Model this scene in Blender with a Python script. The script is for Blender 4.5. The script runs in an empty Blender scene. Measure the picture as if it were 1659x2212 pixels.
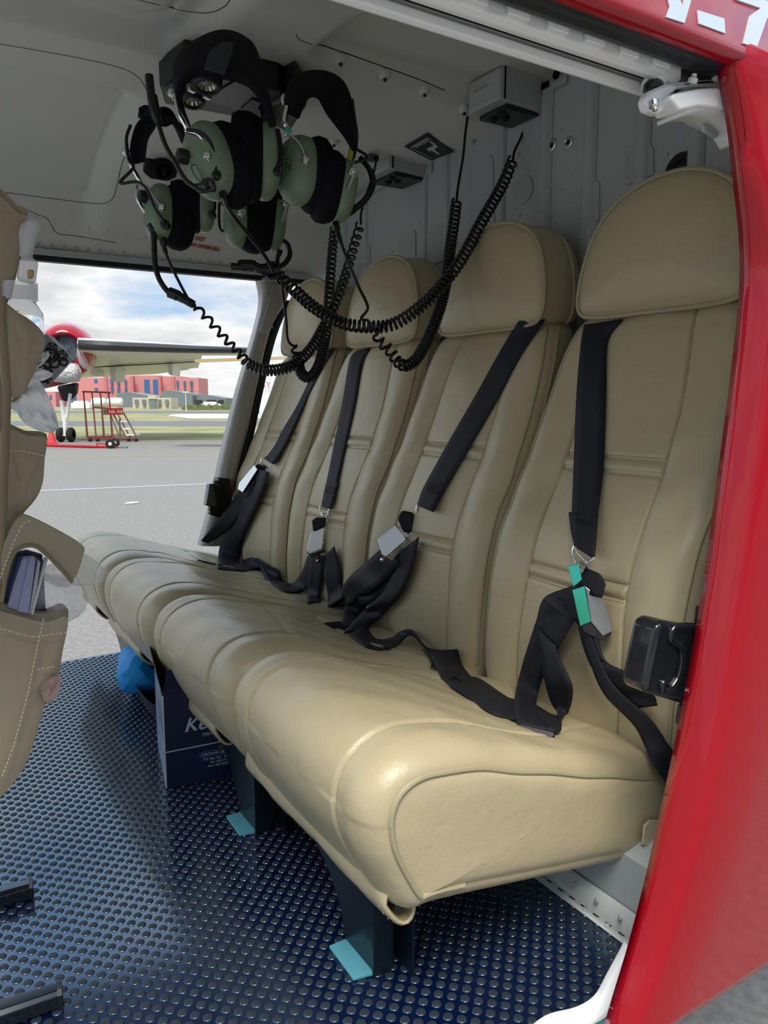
import bpy, bmesh, math, random
from mathutils import Vector, Matrix
from mathutils.bvhtree import BVHTree
random.seed(7)
PI = math.pi
scn = bpy.context.scene
COL = scn.collection
V = Vector

# ---------------------------------------------------------------- camera
F = 1662.0; CH = 0.72
PITCH = math.atan(236 / F); AZ = math.radians(32)
CP, SP, CA, SA = math.cos(PITCH), math.sin(PITCH), math.cos(AZ), math.sin(AZ)
CAM = V((0, 0, CH))
RIGHT = V((CA, -SA, 0)); FWDH = V((SA, CA, 0)); FWD = V((SA * CP, CA * CP, -SP)); UP = V((SA * SP, CA * SP, CP))
cd = bpy.data.cameras.new('camera'); cam = bpy.data.objects.new('camera', cd); COL.objects.link(cam)
cam.location = CAM
cam.rotation_euler = (PI / 2 - PITCH, 0, -AZ)
cd.sensor_fit = 'VERTICAL'; cd.sensor_height = 34.6; cd.sensor_width = 25.95
cd.lens = 34.6 * F / 2212
cd.clip_start = 0.02; cd.clip_end = 2000
scn.camera = cam

# ---------------------------------------------------------------- world, sun, exposure
w = bpy.data.worlds.new('sky'); scn.world = w; w.use_nodes = True
nt = w.node_tree; nt.nodes.clear()
out = nt.nodes.new('ShaderNodeOutputWorld'); bg = nt.nodes.new('ShaderNodeBackground')
tc = nt.nodes.new('ShaderNodeTexCoord'); mp = nt.nodes.new('ShaderNodeMapping')
mp.inputs['Scale'].default_value = (1.0, 1.0, 3.2); mp.inputs['Location'].default_value = (0.3, 0.9, 0.4)
n1 = nt.nodes.new('ShaderNodeTexNoise'); n1.inputs['Scale'].default_value = 3.6; n1.inputs['Detail'].default_value = 8; n1.inputs['Roughness'].default_value = 0.55
cr = nt.nodes.new('ShaderNodeValToRGB')
el = cr.color_ramp.elements
el[0].position = 0.36; el[0].color = (0.40, 0.66, 0.98, 1)
el[1].position = 0.62; el[1].color = (0.80, 0.81, 0.83, 1)
e = el.new(0.45); e.color = (0.78, 0.88, 1.0, 1)
e = el.new(0.52); e.color = (1.12, 1.12, 1.12, 1)
nt.links.new(tc.outputs['Generated'], mp.inputs[0]); nt.links.new(mp.outputs[0], n1.inputs['Vector'])
sx_ = nt.nodes.new('ShaderNodeSeparateXYZ'); nt.links.new(tc.outputs['Generated'], sx_.inputs[0])
zr = nt.nodes.new('ShaderNodeMapRange'); zr.inputs['From Min'].default_value = 0.10; zr.inputs['From Max'].default_value = 0.75; zr.inputs['To Min'].default_value = 0.0; zr.inputs['To Max'].default_value = 0.13
nt.links.new(sx_.outputs['Z'], zr.inputs['Value'])
sb_ = nt.nodes.new('ShaderNodeMath'); sb_.operation = 'SUBTRACT'; nt.links.new(n1.outputs['Fac'], sb_.inputs[0]); nt.links.new(zr.outputs[0], sb_.inputs[1])   # fewer clouds higher up
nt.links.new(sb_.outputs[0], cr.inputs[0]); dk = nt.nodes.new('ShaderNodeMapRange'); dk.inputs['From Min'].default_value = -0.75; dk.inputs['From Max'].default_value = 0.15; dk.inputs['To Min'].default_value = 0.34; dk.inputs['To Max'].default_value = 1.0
nt.links.new(sx_.outputs['Y'], dk.inputs['Value'])  # sky dimming added behind the camera, cutting light under the bench
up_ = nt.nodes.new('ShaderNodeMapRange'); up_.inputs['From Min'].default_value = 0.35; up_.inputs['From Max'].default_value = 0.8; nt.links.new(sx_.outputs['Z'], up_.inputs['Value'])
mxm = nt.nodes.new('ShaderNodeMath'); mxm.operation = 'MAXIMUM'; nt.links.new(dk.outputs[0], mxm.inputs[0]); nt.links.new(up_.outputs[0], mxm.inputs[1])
far_ = nt.nodes.new('ShaderNodeMapRange'); far_.inputs['From Min'].default_value = 0.20; far_.inputs['From Max'].default_value = 0.36; far_.inputs['To Min'].default_value = 0.62; far_.inputs['To Max'].default_value = 1.0
nt.links.new(sx_.outputs['Z'], far_.inputs['Value'])
mq = nt.nodes.new('ShaderNodeMath'); mq.operation = 'MULTIPLY'; nt.links.new(mxm.outputs[0], mq.inputs[0]); nt.links.new(far_.outputs[0], mq.inputs[1]); mxm = mq     # dims the sky near the horizon so its cloud tones do not clip
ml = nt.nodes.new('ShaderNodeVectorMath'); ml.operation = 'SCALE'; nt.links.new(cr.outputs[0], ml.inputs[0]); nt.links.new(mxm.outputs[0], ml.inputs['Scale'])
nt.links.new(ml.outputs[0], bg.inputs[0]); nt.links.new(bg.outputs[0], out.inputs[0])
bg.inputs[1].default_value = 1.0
sd = bpy.data.lights.new('sun', 'SUN'); sd.energy = 2.8; sd.angle = math.radians(30); sd.color = (1.0, 0.93, 0.80)
so = bpy.data.objects.new('sun', sd); COL.objects.link(so)
so.rotation_euler = (V((0.28, 0.44, -0.86))).to_track_quat('-Z', 'Y').to_euler()
scn.view_settings.view_transform = 'Standard'; scn.view_settings.look = 'None'
scn.view_settings.exposure = 0.55; scn.view_settings.gamma = 1.0; scn.view_settings.use_curve_mapping = False
scn.cycles.max_bounces = 10; scn.cycles.diffuse_bounces = 6; scn.cycles.glossy_bounces = 5; scn.cycles.transparent_max_bounces = 12

# ---------------------------------------------------------------- picture <-> place
def ray(px, py):
    dx, dy = px - 829.5, py - 1106
    f = F * CP - dy * SP; d = F * SP + dy * CP
    return V((f * SA + dx * CA, f * CA - dx * SA, -d)) / F
def onX(px, py, x): r = ray(px, py); return CAM + r * (x / r.x)
def onY(px, py, y): r = ray(px, py); return CAM + r * (y / r.y)
def onZ(px, py, z): r = ray(px, py); return CAM + r * ((z - CH) / r.z)
def atd(px, py, d): r = ray(px, py); return CAM + r * d            # d = distance along the view axis
def onP(px, py, p, n): r = ray(px, py); return CAM + r * ((p - CAM).dot(n) / r.dot(n))

# ---------------------------------------------------------------- materials
def mat(name, col, rough=0.5, metal=0.0, spec=0.5, coat=0.0, bump=None, vary=None, trans=0.0, ior=1.45, alpha=1.0, sheen=0.0, emit=None, coat_rough=0.05):
    m = bpy.data.materials.new(name); m.use_nodes = True
    n = m.node_tree; b = n.nodes['Principled BSDF']
    b.inputs['Base Color'].default_value = (*col, 1); b.inputs['Roughness'].default_value = rough
    b.inputs['Metallic'].default_value = metal; b.inputs['Specular IOR Level'].default_value = spec
    b.inputs['Coat Weight'].default_value = coat; b.inputs['Coat Roughness'].default_value = coat_rough
    b.inputs['Transmission Weight'].default_value = trans; b.inputs['IOR'].default_value = ior
    b.inputs['Alpha'].default_value = alpha; b.inputs['Sheen Weight'].default_value = sheen
    if emit: b.inputs['Emission Color'].default_value = (*emit[0], 1); b.inputs['Emission Strength'].default_value = emit[1]
    geo = n.nodes.new('ShaderNodeNewGeometry')
    if vary:                                                       # (scale, second colour, contrast)
        t = n.nodes.new('ShaderNodeTexNoise'); t.inputs['Scale'].default_value = vary[0]; t.inputs['Detail'].default_value = 6
        r = n.nodes.new('ShaderNodeValToRGB'); r.color_ramp.elements[0].position = 0.5 - vary[2]; r.color_ramp.elements[1].position = 0.5 + vary[2]
        r.color_ramp.elements[0].color = (*col, 1); r.color_ramp.elements[1].color = (*vary[1], 1)
        n.links.new(geo.outputs['Position'], t.inputs['Vector']); n.links.new(t.outputs['Fac'], r.inputs[0]); n.links.new(r.outputs[0], b.inputs['Base Color'])
    if bump:                                                       # list of (scale, strength, distance)
        prev = None
        for sc, st, di in bump:
            t = n.nodes.new('ShaderNodeTexNoise'); t.inputs['Scale'].default_value = sc; t.inputs['Detail'].default_value = 3
            bp = n.nodes.new('ShaderNodeBump'); bp.inputs['Strength'].default_value = st; bp.inputs['Distance'].default_value = di
            n.links.new(geo.outputs['Position'], t.inputs['Vector']); n.links.new(t.outputs['Fac'], bp.inputs['Height'])
            if prev: n.links.new(prev.outputs[0], bp.inputs['Normal'])
            prev = bp
        n.links.new(prev.outputs[0], b.inputs['Normal'])
    return m
M = {}
M['leather'] = mat('beige leather', (0.46, 0.392, 0.248), 0.30, spec=0.65, bump=[(650, 0.22, 0.002), (16, 0.20, 0.012), (60, 0.12, 0.003)], vary=(5, (0.505, 0.428, 0.272), 0.3))
M['piping'] = mat('beige piping', (0.38, 0.335, 0.215), 0.40, bump=[(700, 0.2, 0.001)])
M['thread'] = mat('stitching thread', (0.40, 0.33, 0.20), 0.8)
M['web'] = mat('black webbing', (0.012, 0.013, 0.020), 0.62, spec=0.35, bump=[(900, 0.5, 0.001)])
M['web_edge'] = mat('black thread', (0.004, 0.004, 0.006), 0.8)
M['chrome'] = mat('chrome', (0.80, 0.80, 0.78), 0.14, metal=1.0)
M['steel'] = mat('brushed steel', (0.72, 0.74, 0.73), 0.36, metal=1.0, bump=[(300, 0.05, 0.001)])
M['teal_film'] = mat('iridescent plating', (0.10, 0.80, 0.68), 0.18, metal=0.9)
M['black'] = mat('black plastic', (0.010, 0.010, 0.013), 0.38)
M['gloss_black'] = mat('glossy black', (0.008, 0.009, 0.013), 0.12, coat=0.6)
M['matt_black'] = mat('black foam cover', (0.006, 0.006, 0.010), 0.75, spec=0.2)
M['rubber'] = mat('black rubber cable', (0.006, 0.006, 0.008), 0.33)
M['green'] = mat('pale green shell', (0.20, 0.275, 0.185), 0.33, bump=[(500, 0.05, 0.001)])
M['head'] = mat('grey headliner', (0.63, 0.63, 0.61), 0.50, bump=[(800, 0.15, 0.001)])
M['wall'] = mat('grey painted metal', (0.41, 0.445, 0.45), 0.42, bump=[(500, 0.05, 0.001)])
M['wall_dark'] = mat('grey painted metal patch', (0.38, 0.415, 0.42), 0.45)
M['white'] = mat('white paint', (0.86, 0.88, 0.89), 0.25, coat=0.3)
M['red'] = mat('red lacquer', (0.36, 0.001, 0.010), 0.30, spec=0.15, coat=0.8, coat_rough=0.03, bump=[(6, 0.03, 0.02)])
M['letter'] = mat('pale blue white lettering', (0.58, 0.66, 0.74), 0.25, coat=0.6)
M['gutter'] = mat('dark rubber gutter', (0.020, 0.024, 0.030), 0.32)
M['grey_post'] = mat('metallic grey paint', (0.40, 0.39, 0.37), 0.33, metal=0.45)
M['seal'] = mat('black seal', (0.008, 0.008, 0.012), 0.5)
M['navy'] = mat('dark navy paint', (0.004, 0.010, 0.016), 0.30, coat=0.1)
M['teal'] = mat('blue green primer', (0.085, 0.30, 0.40), 0.5, vary=(40, (0.10, 0.34, 0.44), 0.2))
M['khaki'] = mat('khaki ripstop', (0.37, 0.31, 0.225), 0.75, spec=0.2, bump=[(30, 0.3, 0.006), (900, 0.25, 0.001)])
M['khaki_dark'] = mat('khaki binding', (0.25, 0.20, 0.12), 0.8)
M['cream_thread'] = mat('cream thread', (0.62, 0.54, 0.40), 0.8)
M['velcro'] = mat('pinkish worn hook tape', (0.40, 0.28, 0.25), 0.95, bump=[(900, 0.8, 0.002)])
M['clear'] = mat('clear plastic', (0.88, 0.92, 0.95), 0.06, trans=1.0, ior=1.25)
M['film'] = mat('clear film', (0.85, 0.88, 0.90), 0.12, alpha=0.33, bump=[(60, 0.9, 0.01)])
M['frost'] = mat('frosted plastic', (0.72, 0.74, 0.79), 0.25, alpha=0.60, bump=[(80, 0.2, 0.003)])
M['tissue'] = mat('white tissue', (0.92, 0.94, 0.97), 0.85, bump=[(35, 0.5, 0.006)])
M['lav'] = mat('lavender booklet pages', (0.33, 0.33, 0.52), 0.45, bump=[(120, 0.4, 0.002)])
M['navyb'] = mat('navy folder', (0.02, 0.035, 0.10), 0.3)
M['paper'] = mat('pale card', (0.62, 0.62, 0.62), 0.5)
M['foil'] = mat('pale blue foil edge', (0.50, 0.62, 0.72), 0.25)
M['box'] = mat('navy printed carton', (0.006, 0.010, 0.045), 0.42)
M['ink'] = mat('white ink', (0.55, 0.58, 0.66), 0.5)
M['ink_y'] = mat('yellow ink', (0.45, 0.32, 0.04), 0.5)
M['ink_b'] = mat('blue ink', (0.03, 0.12, 0.45), 0.5)
M['ink_r'] = mat('red ink', (0.38, 0.03, 0.03), 0.5)
M['bluecloth'] = mat('bright blue fabric', (0.005, 0.28, 0.72), 0.6, bump=[(40, 0.4, 0.008)])
M['ext_red'] = mat('red paint', (0.45, 0.01, 0.01), 0.35)
M['asphalt'] = mat('grey asphalt', (0.17, 0.158, 0.145), 0.85, vary=(34, (0.28, 0.262, 0.24), 0.22), bump=[(60, 0.4, 0.01)])
M['asphalt2'] = mat('darker tarmac', (0.15, 0.15, 0.155), 0.9)
M['line'] = mat('faded white paint line', (0.42, 0.42, 0.41), 0.8)
M['yline'] = mat('faded yellow paint line', (0.40, 0.31, 0.15), 0.8)
M['grass'] = mat('dry green grass', (0.19, 0.21, 0.075), 0.95, vary=(0.35, (0.36, 0.31, 0.17), 0.14))
M['pink'] = mat('pink render', (0.66, 0.27, 0.27), 0.8)
M['pink2'] = mat('deeper pink render', (0.55, 0.20, 0.21), 0.8)
M['glass'] = mat('blue window glass', (0.06, 0.16, 0.36), 0.15)
M['hangar'] = mat('blue grey cladding', (0.18, 0.22, 0.24), 0.6)
M['cream'] = mat('cream wall', (0.60, 0.56, 0.44), 0.8)
M['bush'] = mat('olive bushes', (0.10, 0.12, 0.04), 0.95)
M['aero_w'] = mat('pale aircraft paint', (0.78, 0.76, 0.72), 0.35)
M['aero_d'] = mat('dark de-ice boot', (0.035, 0.037, 0.04), 0.5)
M['tyre'] = mat('tyre rubber', (0.012, 0.012, 0.013), 0.8)
M['bulb'] = mat('lamp lens', (0.75, 0.72, 0.68), 0.15, metal=0.8)
M['phone'] = mat('phone glass', (0.01, 0.03, 0.06), 0.08, coat=1.0)
M['pattern'] = mat('grey patterned carton', (0.23, 0.24, 0.25), 0.45)
M['yellow'] = mat('yellow tape', (0.45, 0.40, 0.03), 0.5)

def floor_material():
    m = mat('studded floor rubber', (0.010, 0.026, 0.075), 0.27, spec=1.0)
    n = m.node_tree; b = n.nodes['Principled BSDF']
    g = n.nodes.new('ShaderNodeNewGeometry'); s = n.nodes.new('ShaderNodeSeparateXYZ')
    n.links.new(g.outputs['Position'], s.inputs[0])
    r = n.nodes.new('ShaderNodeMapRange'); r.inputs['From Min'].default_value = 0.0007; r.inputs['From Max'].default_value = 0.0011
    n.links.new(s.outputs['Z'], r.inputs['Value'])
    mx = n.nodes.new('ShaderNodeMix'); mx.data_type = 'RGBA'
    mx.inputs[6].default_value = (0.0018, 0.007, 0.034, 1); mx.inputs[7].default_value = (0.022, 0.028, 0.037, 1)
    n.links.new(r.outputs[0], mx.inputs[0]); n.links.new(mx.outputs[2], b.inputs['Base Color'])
    rr = n.nodes.new('ShaderNodeMapRange'); rr.inputs['To Min'].default_value = 0.15; rr.inputs['To Max'].default_value = 0.55
    b.inputs['IOR'].default_value = 1.75; b.inputs['Specular Tint'].default_value = (0.60, 0.82, 1.0, 1); b.inputs['Specular IOR Level'].default_value = 1.0
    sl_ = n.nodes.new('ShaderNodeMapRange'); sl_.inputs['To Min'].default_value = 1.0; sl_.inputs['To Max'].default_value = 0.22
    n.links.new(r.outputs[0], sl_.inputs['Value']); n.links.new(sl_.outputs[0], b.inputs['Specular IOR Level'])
    n.links.new(r.outputs[0], rr.inputs['Value']); n.links.new(rr.outputs[0], b.inputs['Roughness'])
    return m
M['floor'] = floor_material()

# ---------------------------------------------------------------- mesh helpers
class MB:
    def __init__(s): s.v = []; s.f = []
    def add(s, vs, fs):
        o = len(s.v); s.v += [tuple(p) for p in vs]; s.f += [tuple(i + o for i in f) for f in fs]; return s
    def grid(s, rows, closed_u=False, closed_v=False):
        n = len(rows); m = len(rows[0]); vs = [p for r in rows for p in r]; fs = []
        for i in range(n if closed_u else n - 1):
            for j in range(m if closed_v else m - 1):
                a = i * m + j; b_ = i * m + (j + 1) % m; c = ((i + 1) % n) * m + (j + 1) % m; d = ((i + 1) % n) * m + j
                fs.append((a, b_, c, d))
        return s.add(vs, fs)
    def box(s, c, size, rot=None):
        c = V(c); vs = []
        for x in (-.5, .5):
            for y in (-.5, .5):
                for z in (-.5, .5):
                    p = V((x * size[0], y * size[1], z * size[2]))
                    if rot: p = rot @ p
                    vs.append(c + p)
        return s.add(vs, [(0, 1, 3, 2), (4, 6, 7, 5), (0, 4, 5, 1), (2, 3, 7, 6), (0, 2, 6, 4), (1, 5, 7, 3)])
    def tube(s, pts, r, n=8, cap=True, flat=None):
        pts = [V(p) for p in pts]; k = len(pts); rows = []
        t0 = (pts[1] - pts[0]).normalized(); a = t0.orthogonal().normalized()
        for i, p in enumerate(pts):
            t = (pts[min(i + 1, k - 1)] - pts[max(i - 1, 0)]).normalized()
            a = (a - t * a.dot(t)); a = a.normalized() if a.length > 1e-9 else t.orthogonal().normalized()
            b_ = t.cross(a); rr = r[i] if isinstance(r, (list, tuple)) else r
            rows.append([p + a * math.cos(2 * PI * j / n) * rr + b_ * math.sin(2 * PI * j / n) * rr for j in range(n)])
        s.grid(rows, closed_v=True)
        if cap:
            o = len(s.v) - k * n
            s.f.append(tuple(o + j for j in range(n))[::-1]); s.f.append(tuple(o + (k - 1) * n + j for j in range(n)))
        return s
    def fan(s, n):
        o = len(s.v) - n; c = sum((V(p) for p in s.v[o:]), V()) / n; s.v.append(tuple(c)); s.f += [(o + i, o + (i + 1) % n, o + n) for i in range(n)]; return s
    def cyl(s, p0, p1, r0, r1=None, n=20): return s.tube([p0, p1], [r0, r0 if r1 is None else r1], n)
    def lathe(s, c, axis, prof, n=28):
        axis = V(axis).normalized(); a = axis.orthogonal().normalized(); b_ = axis.cross(a); c = V(c)
        rows = [[c + axis * h + (a * math.cos(2 * PI * j / n) + b_ * math.sin(2 * PI * j / n)) * r for j in range(n)] for r, h in prof]
        return s.grid(rows, closed_v=True)
    def prism(s, poly, vec):
        poly = [V(p) for p in poly]; n = len(poly); vec = V(vec)
        return s.add(poly + [p + vec for p in poly], [tuple(range(n)), tuple(range(2 * n - 1, n - 1, -1))] + [(i, i + n, (i + 1) % n + n, (i + 1) % n) for i in range(n)])
    def build(s, name, m, parent=None, smooth=True, bevel=0.0, seg=2, subd=0, solid=0.0, angle=40, loc=None):
        me = bpy.data.meshes.new(name); me.from_pydata(s.v, [], s.f); me.update()
        bm = bmesh.new(); bm.from_mesh(me)
        bmesh.ops.recalc_face_normals(bm, faces=bm.faces)
        bm.to_mesh(me); bm.free()
        o = bpy.data.objects.new(name, me); COL.objects.link(o); me.materials.append(m)
        if smooth:
            me.polygons.foreach_set('use_smooth', [True] * len(me.polygons))
            try: me.set_sharp_from_angle(angle=math.radians(angle))
            except Exception: pass
        if solid: md = o.modifiers.new('solid', 'SOLIDIFY'); md.thickness = abs(solid); md.offset = 0 if solid > 0 else -1
        if bevel: md = o.modifiers.new('bevel', 'BEVEL'); md.width = bevel; md.segments = seg; md.limit_method = 'ANGLE'; md.angle_limit = math.radians(35)
        if subd: md = o.modifiers.new('subd', 'SUBSURF'); md.levels = subd; md.render_levels = subd
        if parent:
            o.parent = parent; o.matrix_parent_inverse = Matrix.Translation(-parent.location)
        return o
def tag(o, label=None, cat=None, group=None, kind=None):
    if label: o['label'] = label
    if cat: o['category'] = cat
    if group: o['group'] = group
    if kind: o['kind'] = kind
    return o
def thing(name, label, cat, loc=(0, 0, 0), group=None):
    o = bpy.data.objects.new(name, None); COL.objects.link(o); o.location = V(loc); o.empty_display_size = 0.05
    return tag(o, label, cat, group)
def struct(o, label=None): o['kind'] = 'structure'; return o
def cat_rom(pts, n, closed=False):
    pts = [V(p) for p in pts]; k = len(pts); res = []
    segs = k if closed else k - 1
    for i in range(segs):
        p1 = pts[i]; p2 = pts[(i + 1) % k]
        p0 = pts[(i - 1) % k] if closed or i > 0 else p1 * 2 - p2
        p3 = pts[(i + 2) % k] if closed or i < k - 2 else p2 * 2 - p1
        for j in range(n):
            t = j / n
            res.append(0.5 * ((2 * p1) + (p2 - p0) * t + (2 * p0 - 5 * p1 + 4 * p2 - p3) * t * t + (3 * p1 - p0 - 3 * p2 + p3) * t ** 3))
    if not closed: res.append(pts[-1])
    return res
def lerp(a, b, t): return a + (b - a) * t
def ss(a, b, x): t = max(0, min(1, (x - a) / (b - a))); return t * t * (3 - 2 * t)
def tab(x, xs, ys):
    if x <= xs[0]: return ys[0]
    for i in range(len(xs) - 1):
        if x <= xs[i + 1]:
            t = (x - xs[i]) / (xs[i + 1] - xs[i]); return lerp(ys[i], ys[i + 1], t)
    return ys[-1]
def smtab(x, xs, ys, w=0.02): return (tab(x - w, xs, ys) + tab(x, xs, ys) * 2 + tab(x + w, xs, ys)) / 4

# ================================================================ STRUCTURE
# floor: rubber sheet with a diagonal lattice of round studs
X0F, X1F, Y0F, Y1F = -0.9, 0.80, 0.575, 2.245
fb = MB()
fb.add([(X0F, Y0F, 0), (X1F, Y0F, 0), (X1F, Y1F, 0), (X0F, Y1F, 0), (X0F, Y0F, -.03), (X1F, Y0F, -.03), (X1F, Y1F, -.03), (X0F, Y1F, -.03)],
       [(0, 1, 2, 3), (4, 7, 6, 5), (0, 4, 5, 1), (1, 5, 6, 2), (2, 6, 7, 3), (3, 7, 4, 0)])
ST = 0.0115
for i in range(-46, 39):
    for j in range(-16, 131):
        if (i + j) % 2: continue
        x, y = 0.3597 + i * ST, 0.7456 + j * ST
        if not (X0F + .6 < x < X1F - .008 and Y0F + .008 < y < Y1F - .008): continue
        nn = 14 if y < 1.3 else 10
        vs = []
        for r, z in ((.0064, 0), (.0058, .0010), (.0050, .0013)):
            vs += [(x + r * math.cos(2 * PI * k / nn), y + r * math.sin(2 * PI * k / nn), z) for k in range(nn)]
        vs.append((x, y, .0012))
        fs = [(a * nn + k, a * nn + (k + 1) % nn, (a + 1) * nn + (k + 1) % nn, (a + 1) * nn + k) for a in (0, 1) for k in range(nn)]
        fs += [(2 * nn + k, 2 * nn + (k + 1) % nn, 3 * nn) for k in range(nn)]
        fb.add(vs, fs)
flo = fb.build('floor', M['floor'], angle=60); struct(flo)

# ceiling: moulded shell, height over (x, y)
CY = [0.565, 0.62, 0.75, 1.0, 1.25, 1.45, 1.9, 2.12, 2.24, 2.31, 2.345]
CZ = [1.045, 1.14, 1.25, 1.335, 1.375, 1.385, 1.36, 1.31, 1.25, 1.185, 1.125]
def bay(x, y, x0, x1, y0, y1, r, soft):
    """0..1 inside a rounded rectangle"""
    dx = abs(x - (x0 + x1) / 2) - ((x1 - x0) / 2 - r); dy = abs(y - (y0 + y1) / 2) - ((y1 - y0) / 2 - r)
    d = math.hypot(max(dx, 0), max(dy, 0)) + min(max(dx, dy), 0) - r
    return 1 - ss(-soft, soft, d), d
def ceil_z(x, y):
    z = smtab(y, CY, CZ, 0.03) if 0.6 < y < 2.3 else tab(y, CY, CZ)
    b1, d1 = bay(x, y, .72, 1.6, 1.16, 1.425, .05, .022)
    b2, d2 = bay(x, y, -1.5, .49, 1.76, 2.33, .05, .035)
    b3, d3 = bay(x, y, -1.5, .52, .86, 1.54, .06, .03)
    b4, d4 = bay(x, y, .68, 1.6, 1.84, 2.26, .05, .03)
    z += .036 * b1 + .030 * b2 + .030 * b3 + .034 * b4
    z -= .030 * ss(.96, 1.20, x) * ss(1.43, 1.47, y) * (1 - ss(1.80, 1.86, y))
    g, dg = bay(x, y, -1.5, .47, 1.80, 2.25, .04, .01); z += .005 * math.exp(-(dg / .0045) ** 2)
    g, dg = bay(x, y, -1.5, .46, .95, 1.48, .04, .01); z += .004 * math.exp(-(dg / .0045) ** 2)
    if .78 < x < 1.04: z += .004 * math.exp(-((y - 1.412) / .004) ** 2)
    return z
cm = MB(); rows = []
NX, NY = 260, 230
for i in range(NX + 1):
    x = -0.9 + (1.23 + 0.9) * i / NX
    rows.append([(x, 0.565 + (2.345 - 0.565) * j / NY, ceil_z(x, 0.565 + (2.345 - 0.565) * j / NY)) for j in range(NY + 1)])
cm.grid(rows)
ceil = cm.build('ceiling', M['head'], solid=0.012, angle=80); struct(ceil)
ceil_bvh = BVHTree.FromPolygons([V(p) for p in cm.v], cm.f)
def onC(px, py, off=0.002):
    r = ray(px, py).normalized(); h = ceil_bvh.ray_cast(CAM, r)
    if h[0] is None: return atd(px, py, 1.5)
    n = h[1] if h[1].dot(r) < 0 else -h[1]
    return h[0] + n * (off + .0061)

# rear bulkhead
XW = 1.22
wm = MB()
wm.box((XW + .02, 1.43, .86), (.04, 1.76, 1.10))
wm.prism([(XW, .55, .32), (.787, .55, .115), (.787, .55, 0), (XW + .04, .55, 0), (XW + .04, .55, .32)], (0, 1.76, 0))
wall = wm.build('wall_rear', M['wall'], smooth=False); struct(wall)
def wpart(name, label, mb, m=M['wall'], **k): return mb.build(name, m, wall, **k)
def rib(y, z0, z1, wd=.020, dp=.010):
    m = MB(); pr = [(XW + .001, -wd), (XW - dp, -wd * .55), (XW - dp, wd * .55), (XW + .001, wd)]
    m.prism([(a, y + b_, z0) for a, b_ in pr], (0, 0, z1 - z0)); return m
for px in (1178, 1272, 1385, 1500, 1570):
    rib(onX(px, 420, XW).y, .3, 1.38).build('rib', M['wall'], wall, bevel=.004)
for px in (965, 918, 790, 745, 1085):
    rib(onX(px, 420, XW).y, .3, 1.34, .013, .007).build('rib', M['wall'], wall, bevel=.003)
def wall_patch(pxs, rivets):
    m = MB(); m.prism([onX(a, b_, XW - .0035) for a, b_ in pxs], (.004, 0, 0)); p = m.build('patch', M['wall_dark'], wall, bevel=.0008)
    r = MB()
    for a, b_ in rivets: r.lathe(onX(a, b_, XW - .0035), (-1, 0, 0), [(.0036, 0), (.0032, .0012), (.0016, .0020), (.0001, .0022)], 10)
    r.build('rivet_row', M['wall'], p)
wall_patch([(1241, 412), (1288, 390), (1294, 396), (1294, 470), (1262, 560), (1241, 570)], [(1285, 397), (1244, 413), (1286, 434), (1245, 447), (1288, 469), (1246, 480), (1247, 513), (1248, 544)])
wall_patch([(1354, 328), (1404, 312), (1411, 320), (1411, 375), (1354, 400)], [(1402, 326), (1353, 343), (1354, 380), (1403, 364)])
wall_patch([(922, 500), (955, 477), (960, 483), (960, 560), (922, 580)], [(926, 505), (955, 490), (955, 540)])
wall_patch([(862, 515), (893, 498), (897, 504), (897, 560), (862, 566)], [(890, 510), (868, 520)])
wall_patch([(770, 550), (793, 530), (798, 534), (798, 566), (770, 580)], [(792, 540)])
for pts in (((1193, 400), (1195, 435), (1193, 465), (1195, 510), (1196, 545), (1249, 545), (1212, 411), (1237, 383), (1211, 281), (1440, 334), (1459, 336), (1480, 328), (1439, 362)),
            ((905, 480), (925, 535), (969, 456), (1119, 334), (1116, 362), (1122, 466), (842, 520), (846, 545))):
    r = MB()
    for a, b_ in pts: r.lathe(onX(a, b_, XW - .0005), (-1, 0, 0), [(.0045, 0), (.004, .0014), (.002, .0024), (.0001, .0026)], 10)
    r.build('rivet_row', M['wall'], wall)
# access panels
m = MB(); m.prism([onX(a, b_, XW - .003) for a, b_ in [(1012, 358), (1058, 335), (1064, 340), (1070, 560), (1012, 600)]], (.004, 0, 0)); p = m.build('access_panel', M['wall_dark'], wall, bevel=.001)
m = MB(); c = onX(1131, 410, XW - .001); m.lathe(c, (-1, 0, 0), [(.030, 0), (.030, .002), (.028, .002), (.0001, .002)], 30); m.build('access_cover', M['wall_dark'], wall)
for (a, b_, rr) in ((1194, 314, .0125), (1230, 308, .0115)):
    c = onX(a, b_, XW); m = MB(); m.lathe(c, (-1, 0, 0), [(rr, 0), (rr, .004), (rr * .75, .006), (rr * .55, .003), (.0001, .003)], 20); f_ = m.build('bolt_head', M['steel'], wall)
    m = MB(); m.lathe(c + V((-.0035, 0, 0)), (-1, 0, 0), [(rr * .5, 0), (rr * .4, .002), (.0001, .002)], 6); m.build('socket', M['black'], f_)
c = onX(1472, 372, XW - .001); m = MB(); m.lathe(c, (-1, 0, 0), [(.034, 0), (.034, .003), (.022, .004), (.018, .0), (.0001, .0)], 28); m.build('grommet', M['black'], wall)
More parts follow.
